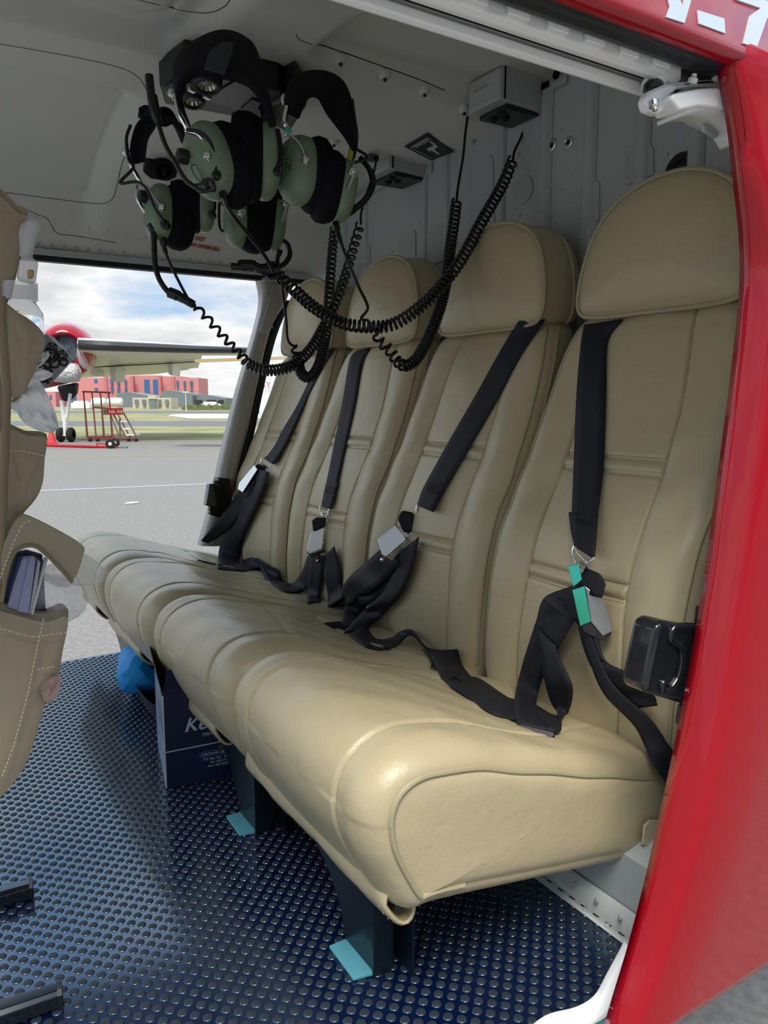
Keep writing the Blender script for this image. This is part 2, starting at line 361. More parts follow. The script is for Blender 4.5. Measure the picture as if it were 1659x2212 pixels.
# flange joining ceiling and bulkhead
m = MB(); pts = [onX(a, b_, XW - .004) for a, b_ in [(1225, 172), (1190, 190), (1028, 270), (899, 356), (780, 430), (700, 490), (660, 548)]]
m.grid([[q + V((0, 0, .02)) for q in cat_rom(pts, 6)], [q + V((0, 0, -.006)) for q in cat_rom(pts, 6)]])
fl = m.build('flange', M['wall_dark'], wall, solid=.004)
for a, b_ in [(1202, 162), (1019, 303), (975, 324), (935, 344), (898, 362), (853, 326), (851, 362), (690, 500), (668, 560)]:
    m = MB(); m.lathe(onX(a, b_, XW - .006), (-1, 0, 0), [(.009, 0), (.009, .003), (.005, .004), (.0001, .004)], 16); m.build('bolt_head', M['matt_black'] if a in (1202, 668) else M['wall_dark'], fl)
# riveted angle at the foot of the bulkhead
m = MB(); m.add([(.786, .56, .0), (.786, 1.3, .0), (.782, .56, .045), (.782, 1.3, .045), (.770, .56, .002), (.770, 1.3, .002)], [(0, 1, 3, 2), (0, 1, 5, 4)])
fa = m.build('foot_angle', M['wall'], wall, solid=.002)
r = MB()
for k in range(9):
    r.lathe((.780, .60 + k * .042, .028), (-1, 0, .1), [(.0042, 0), (.0036, .0014), (.0001, .0022)], 10)
    r.lathe((.7775, .62 + k * .042, .0035), (-.15, 0, 1), [(.0036, -.001), (.003, .0014), (.0001, .002)], 10)
r.build('rivet_row', M['wall'], fa)

# far side wall above the door opening, with its riveted frame
sw = MB()
sw.grid([[(-.9, 2.350, 1.115), (-.9, 2.352, 1.17), (-.9, 2.30, 1.24)], [(XW, 2.350, 1.115), (XW, 2.352, 1.17), (XW, 2.30, 1.24)]])
wl = sw.build('wall_left', M['wall'], solid=.03); struct(wl)
m = MB(); m.box((.12, 2.335, 1.108), (2.1, .03, .014)); m.build('drip_rail', M['seal'], wl, bevel=.003)
m = MB(); m.box((.12, 2.322, 1.124), (2.1, .012, .018)); m.build('lower_rail', M['wall'], wl, bevel=.002)
r = MB()
for k in range(30):
    x = .16 + k * .032; c = V((x, 2.330 - .0, 1.146)); r.lathe(c, (0, -1, -.2), [(.004, -.003), (.004, .004), (.003, .006), (.0001, .007)], 8)
r.build('rivet_row', M['wall'], wl)

# near side: outer skin above the door (the lettering is painted on it)
SKN = V((0, -.97, .24)).normalized(); SKP = V((0, .500, 1.060))
sk = MB(); rows = []
for x in (-1.3, 2.2):
    rows.append([(x, q.x, q.y) for q in [V((.520, 1.052, 0)), V((.504, 1.050, 0)), V((.4985, 1.055, 0))] + cat_rom([(y, z, 0) for y, z in ((.500, 1.062), (.512, 1.11), (.5247, 1.16), (.56, 1.27), (.64, 1.38), (.80, 1.46), (1.1, 1.50), (1.45, 1.51), (1.8, 1.50), (2.2, 1.42), (2.36, 1.25), (2.37, 1.12))], 5)])
sk.grid(rows)
wr = sk.build('wall_right', M['red'], angle=50, solid=.004); struct(wr); wr['label'] = 'red outer skin above the open door with pale lettering'
def skin_poly(name, px, m=M['letter']):
    b_ = MB(); b_.prism([onP(a, c, SKP, SKN) + SKN * .0035 for a, c in px], -SKN * .0014); return b_.build(name, m, wr, smooth=False)
skin_poly('letter_y', [(1425, -40), (1445, -40), (1468, 18), (1478, -40), (1500, -40), (1472, 55), (1432, 42), (1440, 20)])
skin_poly('dash', [(1500, 27), (1558, 45), (1560, 77), (1503, 56)])
skin_poly('digit_seven', [(1574, -20), (1660, 10), (1672, 26), (1650, 45), (1628, 108), (1598, 98), (1612, 40), (1636, 22), (1585, 5)])
# door head: gutter, rails
def rail(name, prof, m, x0, x1, **k):
    b_ = MB(); b_.prism([(x0, y, z) for y, z in prof], (x1 - x0, 0, 0)); return b_.build(name, m, **k)
hd = rail('trim_1', [(.513, 1.052), (.532, 1.046), (.552, 1.058), (.552, 1.085), (.522, 1.085), (.508, 1.060)], M['gutter'], -1.3, .745, bevel=.004); struct(hd)
hd2 = rail('rubber_lip', [(.505, 1.054), (.512, 1.047), (.520, 1.047), (.524, 1.056), (.512, 1.064)], M['gutter'], -1.3, .745, bevel=.003)
hd2.parent = hd
tr2 = rail('trim_2', [(.541, 1.041), (.547, 1.036), (.553, 1.037), (.556, 1.046), (.553, 1.062), (.541, 1.056)], M['white'], -1.3, .69, bevel=.002); struct(tr2)
nb = MB()
for k in range(26):
    x = .655 - k * .046; nb.box((x, .5385, 1.0475), (.024, .005, .008))
nb.build('notched_edge', M['white'], tr2, bevel=.001)
tr3 = rail('trim_3', [(.564, 1.031), (.569, 1.028), (.574, 1.031), (.574, 1.038), (.564, 1.040)], M['white'], -1.3, .69, bevel=.0015); struct(tr3)
m = MB(); m.box((-.3, .565, 1.052), (1.98, .028, .010)); m.build('track_bed', M['wall'], tr3)
m = MB(); m.box((-.3, .560, 1.044), (1.98, .003, .006)); m.build('cable_strip', M['matt_black'], tr3)
# near rear jamb: closes the cabin between the door opening and the bulkhead
jm = MB(); jm.box((1.07, .575, .66), (.36, .03, 1.0)); jm.box((.83, .560, .02), (.12, .03, .16))
jb = jm.build('wall_front_jamb', M['wall'], bevel=.004); jb.name = 'wall_near'; struct(jb)
m = MB()
pth = [onY(a, c, .565) for a, c in [(1150, 2240), (1200, 2203), (1262, 2186), (1302, 2160), (1330, 2110), (1368, 2040)]]
cp = cat_rom(pth, 6); m.grid([[q + V((-.008, -.012, -.006)) for q in cp], [q + V((-.012, 0, .003)) for q in cp], [q + V((-.006, .010, .004)) for q in cp], [q + V((.006, .012, -.004)) for q in cp], [q + V((.010, 0, -.012)) for q in cp], [q + V((.004, -.012, -.012)) for q in cp]], closed_u=True)
sl = m.build('trim_4', M['white'], subd=1); struct(sl)
m = MB(); m.box((.28, .566, -.012), (1.2, .022, .020)); m2 = m.build('trim_5', M['teal'], bevel=.003); struct(m2)

# far door post
P0 = V((.872, 2.335, .10)); P1 = V((1.085, 2.335, 1.10))
pst = MB(); rows = []
PL = cat_rom([(556, 600, 0), (563, 650, 0), (550, 714, 0), (514, 837, 0), (491, 929, 0), (476, 991, 0), (456, 1085, 0), (430, 1178, 0)], 5); PR = cat_rom([(630, 608, 0), (615, 655, 0), (582, 714, 0), (553, 837, 0), (534, 929, 0), (518, 991, 0), (500, 1085, 0), (480, 1178, 0)], 5)
for a, b_ in zip(PL, PR):
    p = onY(a.x, a.y, 2.335); q = onY(b_.x, b_.y, 2.335); rows.append([lerp(p, q, t) + V((0, o, 0)) for t, o in ((0, .02), (.0, -.004), (.04, -.012), (.2, -.018), (.5, -.021), (.8, -.018), (.96, -.012), (1, -.004), (1, .02))])
pst.grid(rows, closed_v=True)
po = pst.build('trim_6', M['grey_post'], angle=60); struct(po)
m = MB(); c = onY(595, 608, 2.325); m.box(c, (.10, .05, .012)); m.prism([onY(a, b_, 2.306) for a, b_ in [(590, 612), (630, 616), (618, 650), (600, 680), (576, 722), (560, 718), (572, 680), (580, 650)]], (0, .006, 0)); m.build('cap_plate', M['grey_post'], po, bevel=.006)
r = MB()
for (a, b_) in [(604, 652), (600, 670), (593, 688), (587, 706), (578, 684), (571, 703)]: r.lathe(onY(a, b_, 2.315), (0, -1, 0), [(.005, 0), (.004, .002), (.0001, .003)], 8)
r.build('rivet_row', M['grey_post'], po)
m = MB(); q = [onY(a, b_, 2.345) for a, b_ in [(622, 650), (600, 694), (584, 740), (570, 795), (559, 845), (542, 925), (528, 985), (508, 1060)]]
m.grid([[c + V((-.016, 0, 0)) for c in cat_rom(q, 5)], [c + V((.009, 0, 0)) for c in cat_rom(q, 5)]]); m.build('rubber_seal', M['seal'], po, solid=.03)
# latch on the far post
lt = thing('door_latch', 'small black latch block screwed low on the grey door post', 'latch', onY(465, 1100, 2.31))
m = MB(); m.prism([onY(a, b_, 2.315) for a, b_ in [(463, 1030), (494, 1034), (496, 1080), (480, 1120), (448, 1110), (452, 1060)]], (0, -.02, 0)); m.build('base_plate', M['black'], lt, bevel=.002)
m = MB(); m.prism([onY(a, b_, 2.295) for a, b_ in [(446, 1043), (466, 1043), (462, 1094), (438, 1090)]], (0, -.03, 0)); m.build('catch', M['gloss_black'], lt, bevel=.003)
for a, b_ in ((469, 1036), (452, 1107)):
    m = MB(); m.lathe(onY(a, b_, 2.294), (0, -1, 0), [(.005, 0), (.005, .003), (.0001, .004)], 12); m.build('screw', M['steel'], lt)

# ================================================================ SEATS
YC = [0.857, 1.282, 1.707, 2.132]; HW = 0.2095
# cushion side profile (x, z)
CPROF = [(.88, .085), (.68, .115), (.49, .150), (.444, .156), (.417, .195), (.396, .245), (.395, .290), (.416, .322), (.46, .337), (.53, .328),
         (.60, .306), (.70, .274), (.80, .245), (.90, .215), (.94, .180), (.94, .12)]
prof3 = cat_rom([(a, 0, b_) for a, b_ in CPROF], 14, closed=True)
NP = len(prof3)
pn = []
for i in range(NP):
    t = prof3[(i + 1) % NP] - prof3[i - 1]; nrm = V((-t.z, 0, t.x)).normalized(); pn.append(nrm)
cen = V((.66, 0, .21))
if (prof3[90] - cen).dot(pn[90]) < 0: pn = [-n for n in pn]
def cushion_disp(s, p, n, yc):
    a = abs(s); top = ss(.15, .6, n.z); front = ss(.62, .50, p.x)
    d = 0.0
    d += 0.010 * (1 - a ** 2.5) * max(top, front)                                      # crown
    g = 0.62 + .05 * (1 - front)
    if p.z > .17 or p.x < .5:
        d -= 0.0060 * math.exp(-((a - g) / .012) ** 2) * (1 - ss(.66, .74, p.x))       # long seams
        d += 0.004 * math.exp(-((a - .80) / .10) ** 2) * front
    if n.z > .3:
        rear = ss(.60, .70, p.x)
        d -= 0.010 * math.exp(-(s / .55) ** 2) * ss(.55, .75, p.x) * 1.0               # sat-in hollow
        # insert panel by the backrest
        g2 = .62 - .25 * ss(.70, .86, p.x)
        d -= 0.0045 * math.exp(-((a - g2) / .012) ** 2) * ss(.70, .72, p.x)
        d -= 0.0045 * math.exp(-((p.x - .705) / .005) ** 2) * (1 if a < .62 else 0)
        d -= 0.004 * math.exp(-((p.x - .56 - .05 * s) / .008) ** 2) * ss(.9, .6, a) * .7 * (.4 + .6 * math.sin(7 * yc))
    d += 0.0016 * math.sin(s * 9 + p.x * 38 + yc * 5) * math.sin(p.x * 17 + s * 3) * (1 if n.z > 0 else 0)
    return d
SEAT_V = []; SEAT_F = []
def collect(mb):
    o = len(SEAT_V); SEAT_V.extend([V(p) for p in mb.v]); SEAT_F.extend([tuple(i + o for i in f) for f in mb.f])
def piping_tube(pts, r=.0034): return MB().tube(pts, r, 8)
def make_cushion(yc, seat, first, last):
    mb = MB(); rows = []; R = .028; N = 130
    ys = []
    for k in range(N + 1):
        s = -1 + 2 * k / N; s = math.copysign(1 - (1 - abs(s)) ** 1.35, s) if abs(s) < 1 else s
        ys.append(s)
    lo, hi = yc - HW - (.003 if first else 0), yc + HW
    def ring(s, inset, ymore=0.0):
        y = yc + s * HW + (.05 * max(0, s) ** 3 if last else 0); row = []
        for i, p in enumerate(prof3):
            q = p + pn[i] * (cushion_disp(s, p, pn[i], yc) - inset); q = V((q.x, y, q.z)); row.append(q)
        return row
    for s in ys:
        e_ = (abs(s) * HW - (HW - R)) / R; e_ = max(0, min(1, e_))
        rows.append(ring(s, (1 - math.sqrt(max(0, 1 - e_ * e_))) * R * .8))
    mb.grid(rows, closed_v=True)
    for s in (-1, 1):
        base = rows[0] if s < 0 else rows[-1]; c = V((.66, base[0].y, .215)); rr = [base]
        for t, o in ((.93, .0035), (.82, .006), (.6, .0075), (.35, .008)):
            rr.append([c + (q - c) * t + V((0, s * o, 0)) for q in base])
        mb.grid(rr, closed_v=True); mb.fan(len(base))
    cu = mb.build('cushion', M['leather'], seat, angle=60); collect(mb)
    for s in (-1, 1):
        base = rows[0] if s < 0 else rows[-1]
        pts = [base[i] + pn[i] * .0012 + V((0, s * .0005, 0)) for i in range(26, NP - 38)]
        MB().tube(pts, .0036, 8).build('piping', M['piping'], cu)
    st = MB()
    for k in range(46):
        s = -.58 + 1.16 * k / 45
        p = None
    return cu
# backrest front surface
BZ = [.20, .26, .32, .42, .50, .60, .70, .80, .855, .875, .888]
BX = [.880, .876, .878, .888, .908, .958, .998, 1.030, 1.050, 1.066, 1.085]
BW = [.205, .2085, .2095, .2095, .2085, .206, .201, .192, .176, .158, .120]
def back_pt(s, z):
    x = smtab(z, BZ, BX, .025); w_ = smtab(z, BZ, BW, .012); a = abs(s)
    y = s * w_; r = .034
    e_ = max(0, min(1, (abs(y) - (w_ - r)) / r)); x += (1 - math.sqrt(1 - e_ * e_)) * r
    g = .50 - .05 * ss(.70, .86, z) + .04 * ss(.45, .30, z)
    low = 1 - ss(.66, .78, z)
    x -= .013 * math.sin(PI * min(1, max(0, (a - g) / (1 - g)))) * (.45 + .55 * low)          # bolsters
    if z < .865: x += .0060 * math.exp(-((a - g) / .011) ** 2)
    x -= .007 * math.cos(PI / 2 * min(1, a / g)) if a < g else 0
    if a < g:
        for z0 in (.622, .440):
            for o in (-.011, .011): x += .0042 * math.exp(-((z - z0 - o) / .0035) ** 2)
            x -= .002 * math.exp(-((z - z0) / .006) ** 2)
    x += .0015 * math.sin(z * 60 + s * 8) * math.exp(-((z - .58) / .08) ** 2) * (1 if a > g else 0) * 1.3
    return x, y
def make_back(yc, seat, k_):
    mb = MB(); rows = []; NZ = 210; NS = 190
    for i in range(NZ + 1):
        z = .20 + (.888 - .20) * (1 - (1 - i / NZ) ** 1.25)
        row = []
        xb = smtab(z, BZ, BX, .05) + .085
        x0, y0 = back_pt(-1, z)
        row.append((xb, yc + y0 * .9, z - .01)); row.append((lerp(xb, x0, .25), yc + y0 * .99, z))
        for j in range(NS + 1):
            s = -1 + 2 * j / NS; s = math.copysign(abs(s) ** .85, s); x, y = back_pt(s, z); row.append((x, yc + y, z))
        x1, y1 = back_pt(1, z)
        row.append((lerp(xb, x1, .25), yc + y1 * .99, z)); row.append((xb, yc + y1 * .9, z - .01))
        rows.append(row)
    top = [V(p) for p in rows[-1]]; c = V((1.13, yc, .892))
    rows.append([c + (p - c) * .75 + V((0, 0, .003)) for p in top]); rows.append([c + (p - c) * .1 + V((0, 0, .001)) for p in top])
    mb.grid(rows, closed_v=True); bk = mb.build('backrest', M['leather'], seat, angle=60); collect(mb)
    for s in (-1, 1):
        pts = [];
        for i in range(60):
            z = .235 + (.868 - .235) * i / 59; x, y = back_pt(s * .955, z); pts.append((x - .0008, yc + y + s * .0012, z))
        MB().tube(pts, .0030, 7).build('piping', M['piping'], bk)
        pts = [(p[0] + .024, p[1] + s * .008, p[2]) for p in pts]; MB().tube(pts, .0026, 7).build('piping', M['piping'], bk)
    for z0 in (.622, .440):
        for o in (-.0145, .0145):
            st = MB()
            for j in range(44):
                s = -.48 + .96 * j / 43; x, y = back_pt(s, z0 + o); st.box((x - .0006, yc + y, z0 + o), (.0012, .0028, .0011))
            st.build('stitching', M['thread'], bk, smooth=False)
    return bk
HR = [(-.02, .868), (-.10, .868), (-.150, .874), (-.166, .895), (-.166, .93), (-.160, .965), (-.146, 1.005), (-.120, 1.042), (-.080, 1.067), (-.035, 1.080), (0, 1.082)]
HR = HR + [(-a, b_) for a, b_ in HR[-2:0:-1]] + [(.02, .868)]
def make_headrest(yc, seat):
    ol = cat_rom([(0, a, b_) for a, b_ in HR], 5, closed=True); c = V((0, 0, .965))
    def lean(z): return 1.040 + (z - .87) * .10
    def ring(sc, dx, inn=0.0):
        r = []
        for p in ol:
            d = (p - c); L = d.length; q = c + d * ((L - inn) / L) * sc; r.append(V((lean(q.z) + dx, yc + q.y, q.z)))
        return r
    mb = MB(); mb.grid([ring(.3, -.017), ring(.10, -.0185)], closed_v=True); mb.fan(len(ol)); rows = [ring(.3, -.017), ring(.6, -.013), ring(.8, -.006), ring(.9, .000), ring(.96, .005), ring(1, .012), ring(1, .022, -.001),
                       ring(1, .05, -.003), ring(1, .085, -.001), ring(1, .105, .006), ring(.93, .118), ring(.8, .124), ring(.05, .124)]
    mb.grid(rows, closed_v=True); hr = mb.build('headrest', M['leather'], seat, angle=70); collect(mb)
    pp = [p for p in ring(1, .010, -.0012)]; MB().tube(pp + [pp[0]], .0042, 8, cap=False).build('piping', M['piping'], hr)
    pp = [p for p in ring(1, .088, -.0012)]; MB().tube(pp + [pp[0]], .003, 8, cap=False).build('piping', M['piping'], hr)
    for s in (-.06, .06): MB().cyl((1.12, yc + s, .80), (1.10, yc + s, .90), .006).build('post', M['black'], hr)
LEGY = [.755, 1.138, 1.57, 1.965]
names = ['nearest beige leather seat, beside the red sliding door, its cushion end showing', 'second beige leather seat from the red door, with belt slung diagonally from its near shoulder',
         'third beige leather seat from the red door, behind the hanging coiled cords', 'farthest beige leather seat, next to the grey door post']
flapY = [(.672, 1.085), (1.225, 1.50), (1.712, 2.02), (2.175, 2.36)]
for k, yc in enumerate(YC):
    seat = thing('passenger_seat', names[k], 'seat', (.66, yc, 0), 'beige leather seats of the rear bench')
    make_cushion(yc, seat, k == 0, k == 3); make_back(yc, seat, k); make_headrest(yc, seat)
    # leather roll under the front edge
    y0, y1 = flapY[k]; m = MB(); rows = []
    ys = [y0, y0 + .004, y0 + .02] + [lerp(y0 + .02, y1 - .02, i / 14) for i in range(1, 15)] + [y1 - .004, y1]
    for y in ys:
        e_ = .9 if y in (y0, y1) else 1
        row = []
        for j in range(20):
            a = 2 * PI * j / 20; dz = .004 * math.sin(y * 31) + .003 * math.sin(y * 70 + j)
            row.append((.440 + .019 * math.cos(a) * e_ + .012 * (math.sin(a) < 0) * -math.sin(a), y, .157 + dz * .5 + .032 * math.sin(a) * e_))
        rows.append(row)
    m.grid(rows, closed_v=True); fr = m.build('front_roll', M['leather'], seat, solid=.004, angle=80)
    m = MB()
    for j in range(20):
        y = y0 + .01; a = 2 * PI * (j + .2) / 20; m.box((.440 + .0205 * math.cos(a) + .012 * (math.sin(a) < 0) * -math.sin(a), y, .157 + .0332 * math.sin(a)), (.0012, .0012, .003))
    m.build('stitching', M['thread'], fr, smooth=False)
    m = MB(); m.box((.56, yc + .03, .118), (.10, .33, .020)); m.tube([(.446, yc - (.18 if k == 0 else .212), .150), (.446, yc + .212, .150)], .009, 10); m.build('frame_tube', M['black'], seat)
    # leg gusset, its flange and its blue foot
    ly = LEGY[k]; m = MB()
    pr = [(.457, ly, 0), (.457, ly + .074, .004), (.457, ly + .085, .04), (.457, ly + .115, .075), (.457, ly + .18, .115), (.457, ly + .20, .150), (.457, ly, .150)]
    m.prism(pr, (.004, 0, 0)); m.box((.470, ly, .075), (.030, .004, .15)); m.box((.470, ly + .02, .075), (.006, .02, .148))
    lg = m.build('leg', M['navy'], seat, smooth=False, bevel=.0008)
    m = MB(); m.box((.50, ly + .03, .07), (.004, .11, .14)); m.build('rear_web', M['navy'], lg)
    m = MB(); m.prism([(.430, ly + .006, .0014), (.460, ly, .0014), (.460, ly + .074, .0014), (.432, ly + .074, .0014)], (0, 0, .004)); m.build('foot_plate', M['teal'], lg, smooth=False, bevel=.0006)
# leather tab on the near end of the bench
m = MB(); q = [onY(a, b_, .634) for a, b_ in [(1388, 1782), (1400, 1770), (1452, 1768), (1452, 1808), (1398, 1828), (1384, 1822)]]
first_seat = bpy.data.objects['passenger_seat']
m.prism(q, (0, -.004, 0)); m.build('pull_tab', M['leather'], first_seat, bevel=.0012)
seat_bvh = BVHTree.FromPolygons(SEAT_V, SEAT_F)
def hit(px, py, fallback=None):
    r = ray(px, py); rn = r.normalized(); h = seat_bvh.ray_cast(CAM, rn)
    if h[0] is None: return None, None
    n = h[1] if h[1].dot(rn) < 0 else -h[1]
    return h[0], n
def depth_of(p): return (p - CAM).dot(FWD)

# ================================================================ BELTS
def ribbon(name, pairs, m, parent, n=7, off=.004, thick=.0022, dd=None, smooth_it=4):
    """pairs: (lx, ly, rx, ry[, extra offset]); each edge lies on the seats, lifted by off + extra"""
    P = [tuple(p) + (0,) * (5 - len(p)) for p in pairs]
    L = cat_rom([(p[0], p[1], p[4]) for p in P], n); R_ = cat_rom([(p[2], p[3], p[4]) for p in P], n)
    def deps(arr):
        res = []; last = None
        for q in arr:
            h, nn = hit(q.x, q.y); d = depth_of(h) if h is not None else None
            res.append([d, q.z])
        known = [x for x in res if x[0] is not None]
        base = dd if dd else (known[0][0] if known else 1.5)
        lastd = base
        for x in res:
            if x[0] is None or (dd and abs(x[0] - dd) > .5): x[0] = lastd
            lastd = x[0]
        ds = [x[0] - off - x[1] for x in res]
        for _ in range(smooth_it):
            ds = [min(ds[i], (ds[max(i - 1, 0)] + ds[i] + ds[min(i + 1, len(ds) - 1)]) / 3) if True else 0 for i in range(len(ds))]
        return ds
    dl, dr = deps(L), deps(R_)
    rows = []
    for i in range(len(L)):
        a = atd(L[i].x, L[i].y, dl[i]); b_ = atd(R_[i].x, R_[i].y, dr[i])
        rows.append([a, lerp(a, b_, .25), lerp(a, b_, .5), lerp(a, b_, .75), b_])
    mb = MB(); mb.grid(rows); return mb.build(name, m, parent, solid=thick, angle=60)
def slab(pxs, d, nrm, thick, mb=None):
    """outline seen at pxs, on the plane through its first corner at distance d, made thick away from the camera"""
    nrm = V(nrm).normalized(); p = atd(pxs[0][0], pxs[0][1], d); return (mb or MB()).prism([onP(a, b_, p, nrm) for a, b_ in pxs], -nrm * thick)
def sd_(px, py, o=0.0):
    h, n = hit(px, py); return (depth_of(h) if h is not None else 1.6) - o
def stitch_block(parent, px, py, wx, wy, rows_, d, sx=(1, 0), sy=(0, 1)):
    m = MB()
    for k in range(rows_):
        for j in range(9):
            x = px + sx[0] * wx * j / 9 + sy[0] * wy * k / rows_; y = py + sx[1] * wx * j / 9 + sy[1] * wy * k / rows_
            x2 = x + sx[0] * wx / 13; y2 = y + sx[1] * wx / 13
            m.tube([atd(x, y, d(x, y)), atd(x2, y2, d(x2, y2))], .0006, 5)
    return m.build('stitching', M['web_edge'], parent)

# belt of the nearest seat
b1 = thing('seat_belt', 'black belt on the nearest seat, its chrome buckle edge gleaming turquoise', 'seat belt', hit(1270, 1250)[0], 'black webbing seat belts')
s1 = ribbon('shoulder_strap', [(1262, 702, 1345, 690, 0), (1255, 745, 1312, 738), (1246, 850, 1308, 850, .0), (1240, 1000, 1303, 1000, .0), (1236, 1100, 1292, 1105, .008), (1236, 1140, 1288, 1160, .016), (1242, 1180, 1284, 1206, .022)], M['web'], b1, off=.006)
ribbon('loop_end', [(1229, 1106, 1250, 1108, .010), (1234, 1150, 1264, 1170, .016), (1242, 1182, 1284, 1208, .020)], M['web'], s1, off=.002)
stitch_block(s1, 1240, 1122, 42, 34, 6, lambda x, y: sd_(x, y, .020), (1, .12), (.05, 1))
lapA = ribbon('lap_strap', [(1268, 1222, 1262, 1300, .040), (1240, 1262, 1248, 1345, .038), (1178, 1290, 1240, 1342, .036), (1158, 1345, 1212, 1390, .040), (1128, 1440, 1170, 1470, .034), (1110, 1520, 1160, 1535, .018), (1116, 1562, 1195, 1584, .010)], M['web'], b1)
ribbon('loop_strap', [(1264, 1226, 1250, 1262, .045), (1295, 1240, 1275, 1285, .052), (1308, 1262, 1300, 1292, .046)], M['web'], b1)
ribbon('twisted_strap', [(1154, 1350, 1200, 1395, .045), (1168, 1400, 1208, 1420, .055), (1175, 1460, 1232, 1470, .062), (1188, 1510, 1237, 1500, .052), (1205, 1545, 1226, 1540, .035), (1208, 1580, 1196, 1545, .020), (1150, 1566, 1150, 1520, .008), (1080, 1540, 1106, 1512, .006), (1030, 1502, 1042, 1470, .006), (985, 1462, 1020, 1462, .012)], M['web'], b1)
ribbon('tail_strap', [(938, 1437, 968, 1470, .012), (962, 1408, 992, 1455, .020), (925, 1410, 950, 1450, .010)][::-1], M['web'], b1)
ribbon('lap_strap', [(1246, 1335, 1290, 1370, .034), (1258, 1390, 1310, 1430, .034), (1278, 1440, 1370, 1460, .03), (1310, 1478, 1410, 1500, .022), (1378, 1530, 1420, 1524, .014)], M['web'], b1)
ribbon('anchor_strap', [(1252, 1345, 1268, 1350, .036), (1275, 1430, 1302, 1440, .034), (1306, 1500, 1335, 1490, .030), (1372, 1570, 1406, 1555, .020), (1405, 1640, 1452, 1620, .018), (1445, 1700, 1500, 1680, .020), (1470, 1760, 1540, 1740, .03)], M['web'], b1, off=.006)
m = slab([(1172, 1294), (1190, 1286), (1252, 1318), (1240, 1346)], sd_(1200, 1310, .05), (-.5, -.6, .3), .004); m.build('keeper', M['web'], b1, bevel=.001)
m = slab([(1114, 1564), (1122, 1562), (1198, 1580), (1200, 1590), (1188, 1598), (1124, 1578)], sd_(1150, 1575, .014), (-.4, -.5, .8), .009); m.build('end_bar', M['black'], b1, bevel=.002)
dbk = sd_(1270, 1300, .055); BN = (-.62, -.72, .1)
bb = MB(); slab([(1264, 1266), (1305, 1296), (1326, 1363), (1302, 1375), (1274, 1340)], dbk, BN, .020, bb); buckle = bb.build('buckle', M['steel'], b1, bevel=.0015)
slab([(1236, 1275), (1262, 1266), (1276, 1342), (1253, 1353)], dbk + .002, (-.92, -.30, .0), .003).build('side_plate', M['teal_film'], buckle, bevel=.0006)
slab([(1227, 1222), (1250, 1220), (1257, 1252), (1238, 1268)], dbk, (-.92, -.30, .0), .003).build('tongue', M['teal_film'], buckle, bevel=.0006)
slab([(1256, 1352), (1274, 1342), (1302, 1374), (1322, 1362), (1320, 1372), (1300, 1384), (1262, 1366)], dbk + .004, BN, .016).build('mouth', M['gloss_black'], buckle, bevel=.001)
for a, b_ in ((1243, 1238), (1250, 1275), (1260, 1324)):
    m = MB(); m.lathe(atd(a, b_, dbk - .0012), (-.92, -.3, 0), [(.0038, 0), (.0034, .0016), (.0018, .0018), (.0016, .0008), (.0001, .0008)], 14); m.build('rivet', M['chrome'] if b_ != 1275 else M['black'], buckle)
m = MB(); dd_ = dbk - .004
m.tube(cat_rom([atd(a, b_, dd_) for a, b_ in [(1240, 1180), (1237, 1195), (1243, 1212), (1256, 1222), (1272, 1212), (1284, 1206)]], 5), .0022, 8)
m.tube(cat_rom([atd(a, b_, dd_) for a, b_ in [(1241, 1182), (1252, 1198), (1270, 1212), (1284, 1204)]], 5), .0022, 8)
m.cyl(atd(1249, 1218, dd_), atd(1262, 1222, dd_), .0045); m.build('hook', M['chrome'], b1)

# belt of the second seat
b2 = thing('seat_belt', 'black belt crossing the second seat from the red door diagonally, chrome buckle tilted', 'seat belt', hit(880, 1160)[0], 'black webbing seat belts')
s2 = ribbon('shoulder_strap', [(1120, 694, 1178, 690, 0), (1080, 760, 1122, 772), (1030, 850, 1076, 860), (975, 945, 1015, 965), (925, 1035, 965, 1050, .004), (912, 1060, 950, 1076, .010), (902, 1090, 936, 1104, .016)], M['web'], b2, off=.006)
ribbon('loop_end', [(948, 1040, 965, 1046, .006), (928, 1085, 946, 1086, .014), (903, 1092, 936, 1106, .016)], M['web'], s2, off=.002)
stitch_block(s2, 926, 1040, 26, 24, 5, lambda x, y: sd_(x, y, .018), (.9, .35), (-.4, .9))
ribbon('lap_strap', [(836, 1174, 864, 1218, .030), (790, 1215, 830, 1255, .030), (748, 1255, 780, 1290, .024), (725, 1300, 748, 1308, .014), (708, 1312, 725, 1308, .006)], M['web'], b2)
ribbon('lap_strap', [(866, 1190, 905, 1160, .024), (850, 1240, 890, 1225, .026), (818, 1290, 865, 1285, .026), (775, 1330, 830, 1325, .018), (742, 1368, 790, 1362, .010)], M['web'], b2)
ribbon('back_strap', [(852, 1180, 880, 1196, .014), (820, 1240, 850, 1262, .014), (770, 1275, 800, 1300, .012), (745, 1310, 775, 1330, .010), (738, 1350, 768, 1360, .008)], M['web'], b2)
ribbon('tail_strap', [(752, 1372, 790, 1352, .004), (800, 1402, 812, 1380, .004), (850, 1398, 845, 1378, .012), (885, 1372, 868, 1362, .026), (912, 1395, 893, 1362, .026), (935, 1435, 925, 1400, .014), (930, 1440, 990, 1405, .006)], M['web'], b2)
ribbon('tail_strap', [(926, 1412, 988, 1402, .016), (960, 1468, 1000, 1440, .012), (1020, 1512, 1035, 1478, .008), (1060, 1540, 1075, 1500, .007), (1112, 1556, 1112, 1512, .007)], M['web'], b2)
m = slab([(692, 1350), (700, 1344), (736, 1340), (748, 1352), (742, 1364), (704, 1362)], sd_(715, 1352, .012), (-.3, -.5, .8), .008); m.build('end_bar', M['black'], b2, bevel=.002)
